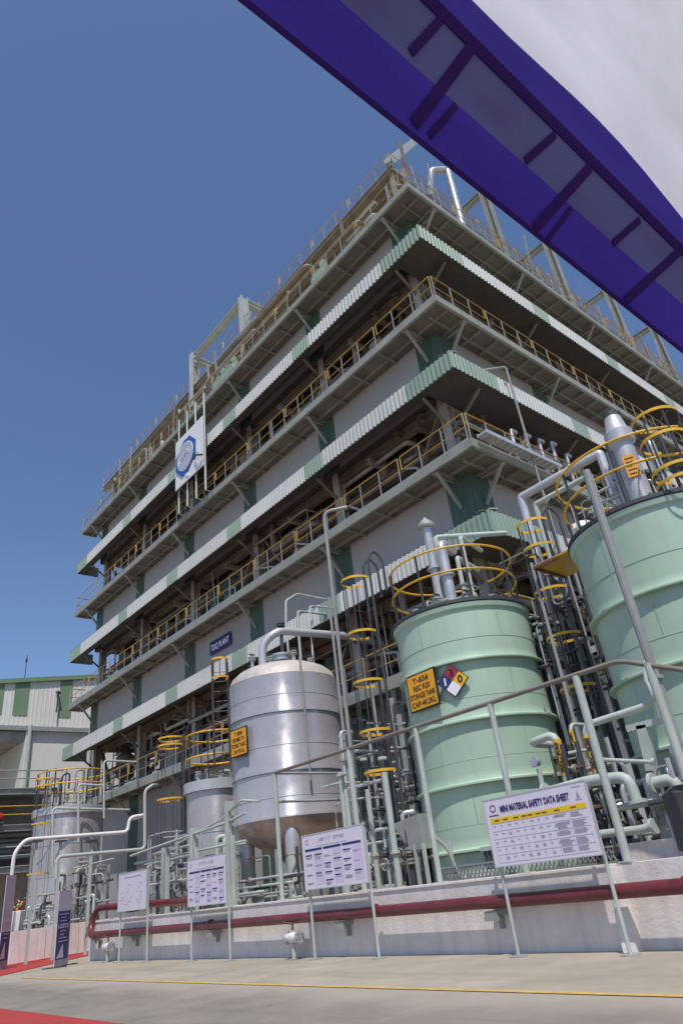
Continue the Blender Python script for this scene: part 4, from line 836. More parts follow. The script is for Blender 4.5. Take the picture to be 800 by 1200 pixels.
# portal of silver and pale tubes left of the scrubber
def portal(label, px0, py0, px1, py1, X, r, m):
    a = onx(px0, py0, X); b = onx(px1, py1, X); z = (a.z+b.z)/2
    t = thing('tube_portal', label, 'pipe', (X, a.y, .55), 'tube portals beside the right-hand tank')
    MB().tube([(X, a.y, .55), (X, a.y, z), (X, b.y, z), (X, b.y, z-1.5)], r, 12, bend=.05).build('tube', m, t, smooth=True)
    MB().disc((X, a.y, 4), (0, 0, 1), r*1.6, .06).build('flange', 'steel_grey', t)
portal('fat bare-metal tube portal left of the scrubber, the farther of two', 610, 583, 702, 531, 14.9, .11, 'alu_paint')
portal('slimmer bare-metal tube portal left of the scrubber, the nearer of two', 627, 592, 690, 556, 14.6, .07, 'steel_pale')
pl = onz(675, 628, 6.55)
t = thing('landing_plate', 'yellow chequered landing plate at the top of the ladder beside the right-hand tank', 'landing', (12.6, 6.9, 6.5))
MB().add([(12.0, 6.3, 6.56), (13.2, 6.3, 6.56), (13.2, 7.15, 6.56), (12.0, 7.15, 6.56), (12.0, 6.3, 6.6), (13.2, 6.3, 6.6), (13.2, 7.15, 6.6), (12.0, 7.15, 6.6)], [(3, 2, 1, 0), (4, 5, 6, 7), (0, 1, 5, 4), (1, 2, 6, 5), (2, 3, 7, 6), (3, 0, 4, 7)]).build('plate', 'yellow_rail', t)
MB().bar((12.0, 6.6, 6.54), (12.0, 7.15, 6.54), .06).bar((12.0, 7.15, 6.54), (13.2, 7.15, 6.54), .06).build('edge_angle', 'rust', t)
# diagonal stair stringers and pipe bundles seen between the tanks
def bundle(label, cx, cy, z0, z1, n, seed, spread=.9, mats=('steel_grey', 'steel_dark', 'inside_grey', 'steel_pale', 'alu_paint')):
    r_ = random.Random(seed); t = thing('pipe_bundle', label, 'pipes', (cx, cy, z0))
    for k in range(n):
        x = cx+r_.uniform(-.4, .4); y = cy+spread*(k/(n-1)-.5); top = z1-r_.uniform(0, 1.6); r = r_.choice((.03, .045, .06, .09))
        pts = [(x, y, z0), (x, y, top)]
        if r_.random() < .6: pts += [(x+r_.choice((-.5, .6)), y+r_.uniform(-.5, .5), top)]
        o = MB().tube(pts, r, 8, bend=.15).build('pipe', r_.choice(mats), t, smooth=True)
        MB().disc((x, y, z0+r_.uniform(.6, 3)), (0, 0, 1), r*1.8, .06).build('flange', 'steel_grey', o)
    for k in range(4):
        z = z0+.8+(z1-z0-1)*k/4+r_.uniform(-.2, .2)
        MB().tube([(cx+.2, cy-spread*.7, z), (cx+.2, cy+spread*.7, z)], r_.choice((.03, .05)), 8).build('cross_pipe', r_.choice(('steel_grey', 'steel_dark', 'steel_pale')), t, smooth=True)
bundle('dark bundle of pipes in the gap between the two green tanks', 14.4, 8.1, .55, 7.4, 14, 21, 1.5, ('steel_dark', 'steel_dark', 'steel_grey'))
bundle('dark bundle of pipes in the gap between the T-656 tank and the bare-metal tank', 14.2, 13.9, .55, 6.6, 14, 22, 2.6, ('steel_dark', 'steel_dark', 'steel_grey', 'inside_grey'))
bundle('bundle of thin pipes behind the smaller bare-metal tank', 14.6, 24.6, .3, 5.6, 12, 23, 3.5)
bundle('bundle of thin pipes right of the farthest tank', 12.3, 31.4, .0, 4.2, 12, 24, 3.0)
def tangle(label, x0, x1, y0, y1, z0, z1, n, seed, mats=('steel_pale', 'steel_grey', 'alu_paint', 'silver', 'steel_dark')):
    r_ = random.Random(seed); t = thing('pipe_tangle', label, 'pipes', ((x0+x1)/2, (y0+y1)/2, z0))
    for k in range(n):
        x, y = r_.uniform(x0, x1), r_.uniform(y0, y1); z = z0+r_.uniform(.3, 1)*(z1-z0); r = r_.choice((.018, .022, .03, .04))
        m = r_.choice(mats); zz = z0+r_.uniform(.1, .7)*(z1-z0); y2 = r_.uniform(y0, y1); x2 = r_.uniform(x0, x1)
        if k % 3 == 0: pts = [(x, y, z0), (x, y, z), (x, y2, z), (x2, y2, z)]
        elif k % 3 == 1: pts = [(x, y0-.1, zz), (x, y, zz), (x, y, z), (x2, y, z), (x2, y1, z)]
        else: pts = [(x, y, z0), (x, y, zz), (x2, y, zz), (x2, y2, zz), (x2, y2, z1*.98)]
        o = MB().tube(pts, r, 7, bend=.1).build('pipe', m, t, smooth=True)
        p = Vector(pts[1]); q = Vector(pts[2]); c = p.lerp(q, .5); d = (q-p)
        if d.length > .25: MB().disc(c, d, r*2.3, .06, 10).build('union', 'steel_grey', o); MB().bar(c, c+Vector((-.14, .03, .03)), .018).build('valve_handle', r_.choice(('steel_dark', 'red_valve', 'steel_dark', 'yellow_hoop')), o)
tangle('tangle of thin pale pipes between the bare-metal tank and the caged ladder', 11.2, 13.6, 12.2, 14.0, .55, 4.6, 30, 51, ('steel_dark', 'steel_dark', 'steel_grey', 'alu_paint', 'steel_pale'))
tangle('tangle of thin pipes behind the safety data board between the green tanks', 10.7, 11.6, 6.2, 7.1, .55, 2.9, 30, 52, ('steel_dark', 'steel_dark', 'steel_grey', 'silver', 'rust'))
tangle('tangle of thin pipes high between the two green tanks', 13.2, 14.8, 7.4, 8.8, 3.5, 7.6, 24, 53, ('steel_dark', 'steel_dark', 'steel_grey', 'steel_pale'))
tangle('tangle of thin pipes at the lower right in front of the right-hand tank', 10.4, 11.1, 4.3, 5.4, .9, 2.3, 22, 54, ('steel_dark', 'steel_dark', 'steel_grey', 'silver', 'rust'))
tangle('tangle of thin pale pipes under the bare-metal tank cone', 11.0, 12.0, 15.6, 19.6, .55, 2.2, 18, 55)
tangle('tangle of thin pipes around the smaller bare-metal tank', 10.6, 11.6, 19.6, 23.0, .55, 3.2, 24, 56)
tangle('tangle of thin pipes before the farthest tank', 10.4, 13.0, 31.0, 33.4, .1, 2.6, 20, 57)
tangle('tangle of thin pipes on the roof of the T-656 tank', 12.3, 13.6, 9.2, 10.8, 6.5, 7.3, 10, 58)
tangle('tangle of thin pipes on the roof of the right-hand tank', 12.0, 13.4, 4.2, 6.0, 6.6, 7.6, 14, 59)
# ---- valve manifolds on the yard floor
def manifold(label, cx, cy, z0, L, H, seed, n=6):
    r_ = random.Random(seed); t = thing('valve_manifold', label, 'valves', (cx, cy, z0), 'valve manifolds in the tank yard')
    for k in range(n):
        x = cx+r_.uniform(-.25, .25); y = cy+L*(k/(n-1)-.5); h = H*r_.uniform(.5, 1); r = r_.choice((.03, .045, .06)); m = r_.choice(('steel_pale', 'silver', 'steel_grey', 'steel_dark', 'alu_paint'))
        o = MB().tube([(x, y, z0), (x, y, z0+h), (x+r_.uniform(-.1, .5), y+r_.uniform(-.4, .4), z0+h)], r, 8, bend=.12).build('pipe', m, t, smooth=True)
        z = z0+h*r_.uniform(.35, .65)
        fl(x, y, z-.1, r, 2.1).build('flange', 'steel_grey', o); fl(x, y, z+.1, r, 2.1).build('flange', 'steel_grey', o)
        vb = MB().lathe([(r*1.2, z-.06), (r*1.9, z), (r*1.2, z+.06)], (x, y), 10).tube([(x, y, z), (x-.22, y, z)], .022, 6).build('valve_body', r_.choice(('steel_dark', 'steel_dark', 'silver', 'red_valve' if k == 2 else 'steel_grey')), t, smooth=True)
        MB().tube([(x-.22, y+.11*cos(2*pi*i/12), z+.11*sin(2*pi*i/12)) for i in range(12)], .014, 6, closed=True).bar((x-.22, y-.11, z), (x-.22, y+.11, z), .014).bar((x-.22, y, z-.11), (x-.22, y, z+.11), .014).build('handwheel', r_.choice(('steel_dark', 'steel_grey', 'rust')), t)
    for k in range(3):
        z = z0+H*(.2+.25*k); xx = cx+r_.uniform(-.3, .3)
        MB().tube([(xx, cy-L*.55, z), (xx, cy+L*.5, z), (xx+.5, cy+L*.5, z)], r_.choice((.03, .05, .07)), 8, bend=.15).build('header_pipe', r_.choice(('steel_pale', 'silver', 'steel_grey')), t, smooth=True)
    return t
manifold('tangle of dark valves above the safety data board', 11.1, 6.7, .6, 1.0, 2.1, 31, 8)
manifold('valve group right of the safety data board post', 10.9, 5.75, .6, .9, 1.6, 32, 6)
manifold('valve group behind the second board, right of the tank legs', 11.0, 11.9, .6, 1.6, 1.8, 33, 8)
manifold('valve group between the bare-metal tank legs and the smaller tank', 10.9, 18.0, .6, .6, 2.3, 34, 5)
manifold('valve group in front of the smaller bare-metal tank', 11.0, 19.3, .6, 1.5, 2.2, 35, 7)
manifold('valve group behind the leftmost board', 11.0, 21.9, .6, 1.6, 1.8, 36, 7)
manifold('valve group at the foot of the farthest tank, left of the standing banner', 10.2, 30.9, .3, 2.4, 1.9, 37, 9)
manifold('valve group at the foot of the farthest tank, right of the standing banner', 12.2, 31.6, .3, 2.2, 2.2, 38, 9)
manifold('valve group low under the pale bent pipes at the right edge', 10.9, 4.7, .9, .8, 1.3, 39, 6)
# pale process pipes with yellow flow labels near the safety data board
def labelled(label, pts, r, lz0, lz1, words):
    t = thing('labelled_pipe', label, 'pipe', (pts[0].x, pts[0].y, pts[0].z), 'pale pipes with yellow flow labels')
    MB().tube(pts, r, 12, bend=.18).build('pipe', 'steel_pale', t, smooth=True)
    if lz1 > lz0:
        x, y = pts[0].x, pts[0].y; MB().lathe([(r+.004, lz0), (r+.004, lz1)], (x, y), 14, cap=False).build('flow_label', 'yellow_hoop', t)
        n = Vector((-x, -y, 0)).normalized(); u = Vector((-n.y, n.x, 0))
        text(words, .085, Vector((x, y, lz0+.06))+n*(r+.008), (0, 0, 1), -u, 'sign_black', t, align='LEFT', width=(lz1-lz0)*.8, bold=.003)
    return t
p = onx(655, 880, 10.9); labelled('pale hooked pipe with yellow flow label in front of the T-656 tank', [Vector((p.x, p.y, .6)), Vector((p.x, p.y, 3.05)), Vector((p.x, p.y+.55, 3.0)), Vector((p.x+.7, p.y+.6, 3.0))], .07, 2.35, 2.95, 'REC R20')
p = onx(693, 885, 10.9); labelled('pale pipe with yellow flow label bending to the right-hand green tank', [Vector((p.x, p.y, .6)), Vector((p.x, p.y, 3.05)), Vector((p.x, p.y-1.25, 3.1)), Vector((p.x+.2, p.y-1.3, 3.8))], .06, 2.3, 2.9, 'REC R20')
p = onx(672, 870, 11.2); labelled('thin pipe with yellow flow label between the two green tanks', [Vector((p.x, p.y, .6)), Vector((p.x, p.y, 3.2)), Vector((p.x+.6, p.y, 3.2))], .035, 2.5, 3.1, 'N2')
for i, (pp, r, lab) in enumerate((
    ([onx(640, 929, 10.5), onx(690, 915, 10.5), onx(735, 910, 10.5), onx(746, 940, 10.5)], .085, 'fat pale elbow pipe right of the safety data board'),
    ([onx(765, 918, 10.5), onx(790, 912, 10.5), onx(800, 940, 10.5)], .085, 'fat pale elbow pipe at the right edge'),
    ([onx(640, 985, 10.4), onx(752, 972, 10.4), onx(765, 968, 10.4)], .06, 'pale level pipe low behind the railing post at right'),
    ([onx(700, 890, 10.6), onx(765, 893, 10.6)], .03, 'thin pale level pipe above the fat elbow'))):
    m = MB().tube(pp, r, 12, bend=.2); 
    m.disc(pp[-1], pp[-1]-pp[-2], r*1.8, .05).disc(pp[0], pp[1]-pp[0], r*1.8, .05)
    tag(m.build('elbow_pipe', 'steel_pale', base=tuple(pp[0]), smooth=True), lab, 'pipe')
t = thing('pipe_stand', 'sloping cream pipe support leg in front of the right-hand green tank', 'pipe support', (10.7, 5.0, .9))
a = onx(752, 850, 10.8); b = onx(783, 985, 10.8); MB().bar((10.8, a.y, a.z), (10.8, b.y, b.z), .16, .12).build('leg', 'steel_pale', t); MB().box((10.65, b.y-.18, b.z-.25), (10.95, b.y+.18, b.z+.02)).build('foot', 'steel_grey', t)
MB().bar((10.8, a.y+.25, a.z), (10.8, a.y-.3, a.z), .12, .1).build('head', 'steel_pale', t)
q = onx(790, 880, 10.0); tag(MB().box((9.95, q.y-.5, 1.9), (10.1, q.y+.05, 2.35)).build('junction_box', 'steel_grey', base=(10, q.y, 1.9)), 'grey junction box at the right edge on the railing post', 'box')
q = onx(798, 960, 10.2); tag(MB().lathe([(.1, 1.0), (.34, 1.05), (.34, 1.75), (.2, 1.85)], (10.3, q.y-.15), 18).build('drum', 'steel_dark', base=(10.3, q.y-.15, 1.0), smooth=True), 'dark drum at the right edge behind the railing', 'drum')
# pump with ribbed motor and blue pump
def pump(label, cx, cy, z, m, L=.7, r=.2):
    t = thing('pump', label, 'pump', (cx, cy, z), 'pumps in the tank yard')
    MB().box((cx-.25, cy-L*.6, z), (cx+.25, cy+L*.7, z+.12)).build('baseplate', 'steel_grey', t)
    MB().tube([(cx, cy-L*.5, z+.12+r), (cx, cy+L*.3, z+.12+r)], r, 20).build('motor', m, t, smooth=True)
    for k in range(7): MB().disc((cx, cy-L*.4+k*.09, z+.12+r), (0, 1, 0), r+.025, .02, 20).build('fin', m, t)
    MB().tube([(cx, cy+L*.3, z+.12+r), (cx, cy+L*.65, z+.12+r)], [r*.5, r*.9], 16).build('casing', 'steel_pale', t, smooth=True)
q = onx(121, 1056, 10.6); pump('grey ribbed pump motor by the end of the red pipe', 10.6, min(q.y, 23.0), 1.0, 'steel_grey', .9, .26)
q = onx(752, 985, 10.5); pump('small blue pump low between the green tanks', 10.5, q.y, .8, 'blue_motor', .45, .12)
pump('grey pump at the foot of the T-656 tank behind the bund', 10.6, 8.9, .6, 'steel_pale', .7, .18)
# small yard things near the T-656 tank
q = onx(628, 890, 10.9); t = thing('flood_lamp', 'small round floodlight on a thin post before the T-656 tank', 'lamp', (10.9, q.y, .6))
MB().tube([(10.9, q.y, .6), (10.9, q.y, 2.55)], .045, 8).build('post', 'steel_pale', t, smooth=True)
MB().tube([(10.95, q.y, 2.66), (10.83, q.y+.02, 2.68)], [.06, .1], 18).build('head', 'alu_paint', t, smooth=True); MB().disc((10.826, q.y+.021, 2.681), (1, -.15, -.15), .085, .012, 18).build('glass', 'silver', t)
q = onx(561, 1005, 10.6); t = thing('level_gauge', 'short dark glass level gauge at the foot of the T-656 tank', 'gauge', (10.9, q.y, .6))
for k in (-.09, 0, .09): MB().tube([(10.9, q.y+k, .6), (10.9, q.y+k, 1.42)], .03, 8).build('tube', 'steel_dark', t)
MB().box((10.85, q.y-.15, 1.4), (10.95, q.y+.15, 1.47)).box((10.85, q.y-.15, .6), (10.95, q.y+.15, .66)).build('clamp', 'steel_pale', t)
q = onx(527, 1010, 10.4); t = thing('hose', 'looped grey hose on a bent stand at the left foot of the T-656 tank', 'hose', (10.4, q.y, .6))
MB().tube([(10.4, q.y+.35, 2.0), (10.4, q.y+.3, 1.75), (10.4, q.y, 1.55), (10.4, q.y-.1, 1.2), (10.4, q.y-.3, .75), (10.4, q.y-.55, .68)], .035, 8, bend=.2).build('hose', 'steel_grey', t, smooth=True)
MB().tube([(10.42, q.y-.05, .6), (10.42, q.y-.05, 1.65)], .03, 8).build('stand', 'steel_pale', t)
g_ = MB()
for k in range(40):
    y = 6.0+k*.085
    g_.bar((10.15, y, 1.02), (10.15, y+.09, 1.2), .018).bar((10.15, y+.09, 1.02), (10.15, y, 1.2), .018)
g_.bar((10.15, 6, 1.01), (10.15, 9.5, 1.01), .03).bar((10.15, 6, 1.21), (10.15, 9.5, 1.21), .03)
tag(g_.build('mesh_guard', 'steel_grey', base=(10.15, 7.7, 1.0)), 'low strip of wire mesh guard behind the safety data board', 'mesh')
# hopper-like steel box between ladder and T-656 tank
q = onx(488, 960, 11.2); t = thing('sample_cabinet', 'open grey sample cabinet on legs left of the T-656 tank', 'cabinet', (11.2, q.y, .6))
MB().add([(11, q.y+.55, 2.15), (11, q.y-.25, 2.25), (11.6, q.y-.25, 2.25), (11.6, q.y+.55, 2.15), (11, q.y+.1, 1.6), (11, q.y-.25, 1.6), (11.6, q.y-.25, 1.6), (11.6, q.y+.1, 1.6)], [(0, 1, 2, 3), (7, 6, 5, 4), (4, 5, 1, 0), (5, 6, 2, 1), (6, 7, 3, 2), (7, 4, 0, 3)]).build('hood', 'steel_grey', t)
for a, b in ((11, .0), (11, -.25), (11.6, -.25), (11.6, .0)): MB().bar((a+.02, q.y+b, .6), (a+.02, q.y+b, 1.7), .06).build('leg', 'steel_pale', t)
# ================================================================== red fire pipe with return bend
t = thing('fire_water_pipe', 'dark red fire water pipe running along the bund wall with a return bend', 'pipe', (9.22, 13, .7))
YU = 22.9; RP = .09
pts = [(9.21, -4, .70), (9.21, YU, .66)]
for k in range(1, 12): a = -pi/2+pi*k/12; pts.append((9.21+.02*k, YU+.34*cos(a)*1.0, 1.0+.34*sin(a)))
pts += [(9.47, YU, 1.34), (9.62, 17.0, 1.2)]
MB().tube(pts, RP, 16).build('pipe', 'red_pipe', t, smooth=True)
for y in (4.6, 10.3, 16): MB().disc((9.21, y, .695), (0, 1, 0), RP*1.12, .06).build('coupling', 'red_pipe', t)
for y in (7.7, 11.3, 16.0, 20.2, 22.7):
    b = MB().box((9.16, y-.12, .5), (9.42, y+.12, .565)).bar((9.4, y, .5), (9.4, y, .32), .05, .12); b.box((9.15, y-.13, .44), (9.24, y+.13, .5)); b.build('bracket', 'steel_grey', t)
def hydrant(label, px, py):
    q = onz(px, py, 0); x, y = 9.12, q.y*9.12/q.x; t = thing('hydrant_valve', label, 'hydrant', (x, y, 0), 'hydrant valves along the bund')
    MB().tube([(x, y, 0), (x, y, .26)], .045, 10).build('riser', 'steel_pale', t, smooth=True)
    MB().box((x-.1, y-.1, 0), (x+.1, y+.1, .015)).build('foot', 'steel_grey', t)
    MB().tube([(x, y-.2, .36), (x, y-.12, .36), (x, y, .36), (x, y+.12, .36), (x, y+.2, .36)], [.06, .08, .1, .08, .06], 16).build('body', 'white_paint', t, smooth=True)
    [MB().disc((x, y+k, .36), (0, 1, 0), .115, .035).build('flange', 'silver', t) for k in (-.2, .2)]
    for k in range(6): a = k*pi/3; MB().tube([(x+.09*cos(a), y-.27, .36+.09*sin(a)), (x+.09*cos(a), y-.2, .36+.09*sin(a))], .014, 6).build('bolt', 'silver', t)
    MB().tube([(x, y, .48), (x, y, .58)], .025, 8).tube([(x, y-.03, .59), (x, y+.28, .62)], .018, 8).build('lever', 'rust', t)
hydrant('silver hydrant valve between the second and third boards', 345, 1121); hydrant('silver hydrant valve under the red return bend', 126, 1124)
# ================================================================== display boards on twin posts
U, V = Vector((0, -1, 0)), Vector((0, 0, 1))
def board(label, X, y0, y1, zb, zt, kind, seed):   # y0: left edge (larger y), y1: right edge
    r_ = random.Random(seed); yc = (y0+y1)/2; zc = (zb+zt)/2; W = y0-y1; H = zt-zb
    t = thing('display_board', label, 'board', (X, yc, 0), 'display boards along the bund wall')
    for s in (-1, 1):
        y = yc+s*(W/2-.03)
        p = MB().tube([(X+.05, y, 0), (X+.05, y, zt-.04)], .026, 10).build('post', 'steel_pale', t, smooth=True)
        MB().tube([(X+.05, y, .0), (X+.05, y, .012)], .13, 16).build('foot_plate', 'steel_grey', p)
    O = (X, yc, zc)
    rect(MB(), O, U, V, -W/2, W/2, -H/2, H/2, 0, .02).build('panel', 'board_white', t)
    fr = MB(); k = .018
    for a in ((-W/2-k, W/2+k, H/2, H/2+k), (-W/2-k, W/2+k, -H/2-k, -H/2), (-W/2-k, -W/2, -H/2, H/2), (W/2, W/2+k, -H/2, H/2)): rect(fr, O, U, V, *a, -.005, .03)
    fr.build('frame', 'alu_paint', t)
    f0 = Vector((X-.023, yc, zc))
    if kind == 'msds':
        text('MINI MATERIAL SAFETY DATA SHEET', .125, f0+V*(H*.285), U, V, 'print_navy', t, bold=.004, width=W*.68)
        rect(MB(), O, U, V, -W*.46, W*.47, H*.13, H*.21, .021).build('header_band', 'print_yellow', t)
        lg = MB(); c0 = Vector((X, yc+W*.415, zc+H*.36))
        hexa = [(.06*cos(pi/6+k*pi/3), .06*sin(pi/6+k*pi/3)) for k in range(6)]
        for k in range(6):
            a, b = hexa[k], hexa[(k+1) % 6]; plate(lg, c0, U, V, [a, b, (b[0]*.72, b[1]*.72), (a[0]*.72, a[1]*.72)], .021, .002)
        rect(lg, c0, U, V, -.09, .09, -.105, -.09, .021); lg.build('emblem', 'print_navy', t)
        sm = MB(); c1 = Vector((X, yc-W*.42, zc+H*.34)); plate(sm, c1, U, V, [(-.03, -.05), (.03, -.05), (0, .05)], .021, .002); rect(sm, c1, U, V, -.07, .07, .09, .1, .021); rect(sm, c1, U, V, -.05, .05, -.075, -.065, .021); sm.build('emblem', 'print_grey', t)
        ln = MB()
        for k in range(6): rect(ln, O, U, V, -W*.46, W*.47, H*(.13-.117*k)-.003, H*(.13-.117*k)+.001, .021)
        for a in (-.46, -.36, -.26, -.19, -.12, -.05, .02, .09, .16, .3): rect(ln, O, U, V, W*a-.002, W*a+.002, -H*.455, H*.13, .0212)
        ln.build('table_rule', 'print_pale', t)
        tx = MB()
        for row in range(5):
            z = H*(.13-.117*row)
            for c_ in range(9):
                a0 = W*(-.455+.075*c_)
                for l in range(r_.choice((1, 1, 2))): rect(tx, O, U, V, a0+.02, a0+.02+r_.uniform(.02, .07), z-.045-.02*l, z-.036-.02*l, .0214)
            for c_, a0 in ((0, .175), (1, .315)):
                for l in range(r_.randint(2, 4)): rect(tx, O, U, V, W*a0, W*a0+r_.uniform(.14, .22), z-.03-.022*l, z-.02-.022*l, .0214)
        tx.build('small_print', 'print_grey', t); 
        hd = MB()
        for a0 in (-.42, -.33, -.22, -.14, -.08, 0, .06, .18, .33): rect(hd, O, U, V, W*a0, W*a0+.09, H*.16, H*.18, .0235)
        hd.build('header_print', 'rust', t)
    elif kind == 'blocks':
        tt = MB(); a0 = -W*.2
        for k in range(12):
            if k != 6: rect(tt, O, U, V, a0, a0+.012, H*.35, H*.35+r_.choice((.05, .065)), .021); rect(tt, O, U, V, a0+.012, a0+.042, H*.35+r_.choice((0, .03, .05)), H*.35+r_.choice((.055, .06)), .021)
            a0 += .062
        tt.build('title_print', 'print_grey', t)
        a_ = MB(); rect(a_, O, U, V, -W*.25, W*.25, H*.27, H*.285, .021); a_.build('rule', 'print_pale', t)
        c0 = Vector((X, yc+W*.42, zc+H*.37)); lg = MB()
        hexa = [(.055*cos(pi/6+k*pi/3), .055*sin(pi/6+k*pi/3)) for k in range(6)]
        for k in range(6):
            a, b = hexa[k], hexa[(k+1) % 6]; plate(lg, c0, U, V, [a, b, (b[0]*.7, b[1]*.7), (a[0]*.7, a[1]*.7)], .021, .002)
        lg.build('emblem', 'print_grey', t)
        dk = MB(); lt = MB(); li = MB()
        for c_ in range(6):
            a0 = W*(-.46+.156*c_); z = H*.2
            if c_ % 2 == 0: rect(dk, O, U, V, a0, a0+W*.29, z-.005, z+.035, .0212)
            rect(li, O, U, V, a0-.005, a0+W*.14, -H*.44, z-.03, .0206, .001) if c_ % 2 else None
            zz = z-.09
            while zz > -H*.42:
                if r_.random() < .55: rect(dk, O, U, V, a0, a0+W*r_.uniform(.09, .13), zz, zz+.022, .0212)
                for l in range(r_.randint(1, 3)): rect(lt, O, U, V, a0+.01, a0+W*r_.uniform(.07, .12), zz-.028-.02*l, zz-.018-.02*l, .0212)
                zz -= r_.uniform(.10, .2)
        dk.build('headline_print', 'print_navy', t); lt.build('small_print', 'print_grey', t); li.build('panel_tint', 'print_lilac', t)
    else:
        tx = MB(); rect(tx, O, U, V, -W*.3, W*.3, H*.37, H*.395, .021)
        for k in range(26):
            a = W*r_.uniform(-.42, .36); b = H*r_.uniform(-.4, .2); rect(tx, O, U, V, a, a+r_.uniform(.03, .1), b, b+r_.uniform(.008, .02), .021)
        for k in range(4):
            c0 = Vector((X, yc+W*r_.uniform(-.35, .35), zc+H*r_.uniform(-.3, .1)))
            for j in range(10):
                a = 2*pi*j/10; b = 2*pi*(j+1)/10; plate(tx, c0, U, V, [(.05*cos(a), .05*sin(a)), (.05*cos(b), .05*sin(b)), (.044*cos(b), .044*sin(b)), (.044*cos(a), .044*sin(a))], .0215, .001)
        tx.build('diagram', 'print_grey', t)
board('large board headed MINI MATERIAL SAFETY DATA SHEET with a yellow band', 9.03, 7.30, 5.50, 1.14, 2.04, 'msds', 1)
board('display board of dense text blocks, second from the right', 9.03, 12.02, 10.18, 1.15, 2.075, 'blocks', 2)
board('display board of dense text blocks left of the hydrant valve', 9.03, 16.70, 14.95, 1.10, 2.07, 'blocks', 3)
board('leftmost display board with a faint line diagram', 9.03, 20.68, 18.95, 1.18, 2.08, 'diagram', 4)
# standing banners
def banner(label, x, y, w, h, ang, seed, top=.22):
    t = thing('standing_banner', label, 'banner', (x, y, 0), 'standing banners by the red carpet')
    u = Vector((cos(ang), sin(ang), 0)); O = Vector((x, y, h/2+.03))
    rect(MB(), O, u, V, -w/2, w/2, -h/2, h/2, 0, .02).build('panel', 'banner_lilac', t)
    rect(MB(), O, u, V, -w/2+.01, w/2-.05, -h*.42, h*top, .021).build('lower_print', 'banner_blue', t)
    rect(MB(), O, u, V, -w/2+.01, w/2-.05, -h*.5, -h*.42, .021).build('foot_print', 'print_grey', t)
    r_ = random.Random(seed); m = MB()
    for k in range(9): b = h*(.17-.045*k); a = w*r_.uniform(-.4, -.2); rect(m, O, u, V, a, w*r_.uniform(.05, .35), b, b+.022, .024)
    m.build('text_print', 'print_pale', t)
    m = MB()
    for k in range(5): a = -w*.42+w*.17*k; rect(m, O, u, V, a, a+.05, -h*.01, h*.035, .025)
    plate(m, O, u, V, [(-w*.4, -h*.4), (w*.1, -h*.4), (w*.0, -h*.22)], .024, .002); m.build('picture_print', 'print_lilac', t)
    n = u.cross(V)
    for s in (-.4, .4): MB().bar(Vector((x, y, .015))+u*w*s-n*.35, Vector((x, y, .015))+u*w*s+n*.35, .05, .03).build('foot', 'steel_dark', t)
q = onz(71, 1133, 0); banner('standing banner with dark blue lower half beside the red carpet', q.x, q.y, .78, 1.88, radians(42), 1)
q = onz(6, 1136, 0); banner('standing banner cut by the left edge of the photo', q.x-.1, q.y, .6, 2.6, radians(46), 2, -.12)
# ================================================================== background building at the far left
YB_ = 60.0
t = thing('background_shed', 'pale cladded shed with green stripes and low gable behind the far tanks', 'building', (14, YB_, 0))
def roofz(x): return 18.93+(x-15.18)*.136
xs0, xs1 = 2.0, 34.0
MB().add([(xs0, YB_, 15.2), (xs1, YB_, 15.2), (xs1, YB_, roofz(26)-(xs1-26)*.136), (26, YB_, roofz(26)), (xs0, YB_, roofz(xs0)), (xs0, YB_+20, 15.2), (xs1, YB_+20, 15.2), (xs1, YB_+20, roofz(26)-(xs1-26)*.136), (26, YB_+20, roofz(26)), (xs0, YB_+20, roofz(xs0))],
         [(0, 1, 2, 3, 4), (9, 8, 7, 6, 5), (0, 4, 9, 5), (1, 6, 7, 2), (4, 3, 8, 9), (3, 2, 7, 8), (5, 6, 1, 0)]).build('upper_wall', 'bg_wall', t)
for k in range(90): x = xs0+.2+k*.35; MB().box((x, YB_-.03, 15.45), (x+.05, YB_-.001, roofz(min(x, 26))-max(0, x-26)*.136-.12)).build('rib', 'bg_wall', t) if 12 < x < 26 else None
for (x0, x1) in ((11.2, 12.2), (14.4, 15.62), (16.45, 17.62), (20.15, 21.2), (24.2, 25.3)):
    MB().add([(x0, YB_-.05, 16.2), (x1, YB_-.05, 16.2), (x1, YB_-.05, roofz(min(x1, 26))-.25), (x0, YB_-.05, roofz(min(x0, 26))-.25), (x0, YB_-.01, 16.2), (x1, YB_-.01, 16.2), (x1, YB_-.01, roofz(min(x1, 26))-.25), (x0, YB_-.01, roofz(min(x0, 26))-.25)],
             [(0, 1, 2, 3), (7, 6, 5, 4), (4, 5, 1, 0), (5, 6, 2, 1), (6, 7, 3, 2), (7, 4, 0, 3)]).build('green_stripe', 'bg_green', t)
MB().bar((xs0, YB_-.12, roofz(xs0)-.08), (26, YB_-.12, roofz(26)-.08), .25, .35).bar((26, YB_-.12, roofz(26)-.08), (xs1, YB_-.12, roofz(26)-(xs1-26)*.136-.08), .25, .35).build('verge_trim', 'bg_green', t)
MB().box((xs0, YB_-.35, 14.95), (xs1, YB_+.2, 15.3)).build('eaves_beam', 'steel_grey', t)
MB().box((18.0, YB_+.02, 0), (xs1, YB_+.4, 15.0)).build('lower_wall', 'bg_wall', t)
MB().box((17.65, YB_-.2, 0), (18.0, YB_+6, 15.0)).build('return_wall', 'bg_wall', t)
MB().box((2, YB_+6, 0), (18, YB_+6.3, 15.0)).build('recess_wall', 'bg_wall', t)
MB().box((2, YB_, 14.2), (17.6, YB_+6, 14.9)).build('recess_soffit', 'inside_grey', t)
for x in (17.9, 22.9, 24): MB().tube([(x, YB_-.3, 0), (x, YB_-.3, 15.4 if x < 23.5 else 16.4)], .16, 10).build('downpipe', 'steel_pale' if x < 24 else 'white_paint', t, smooth=True)
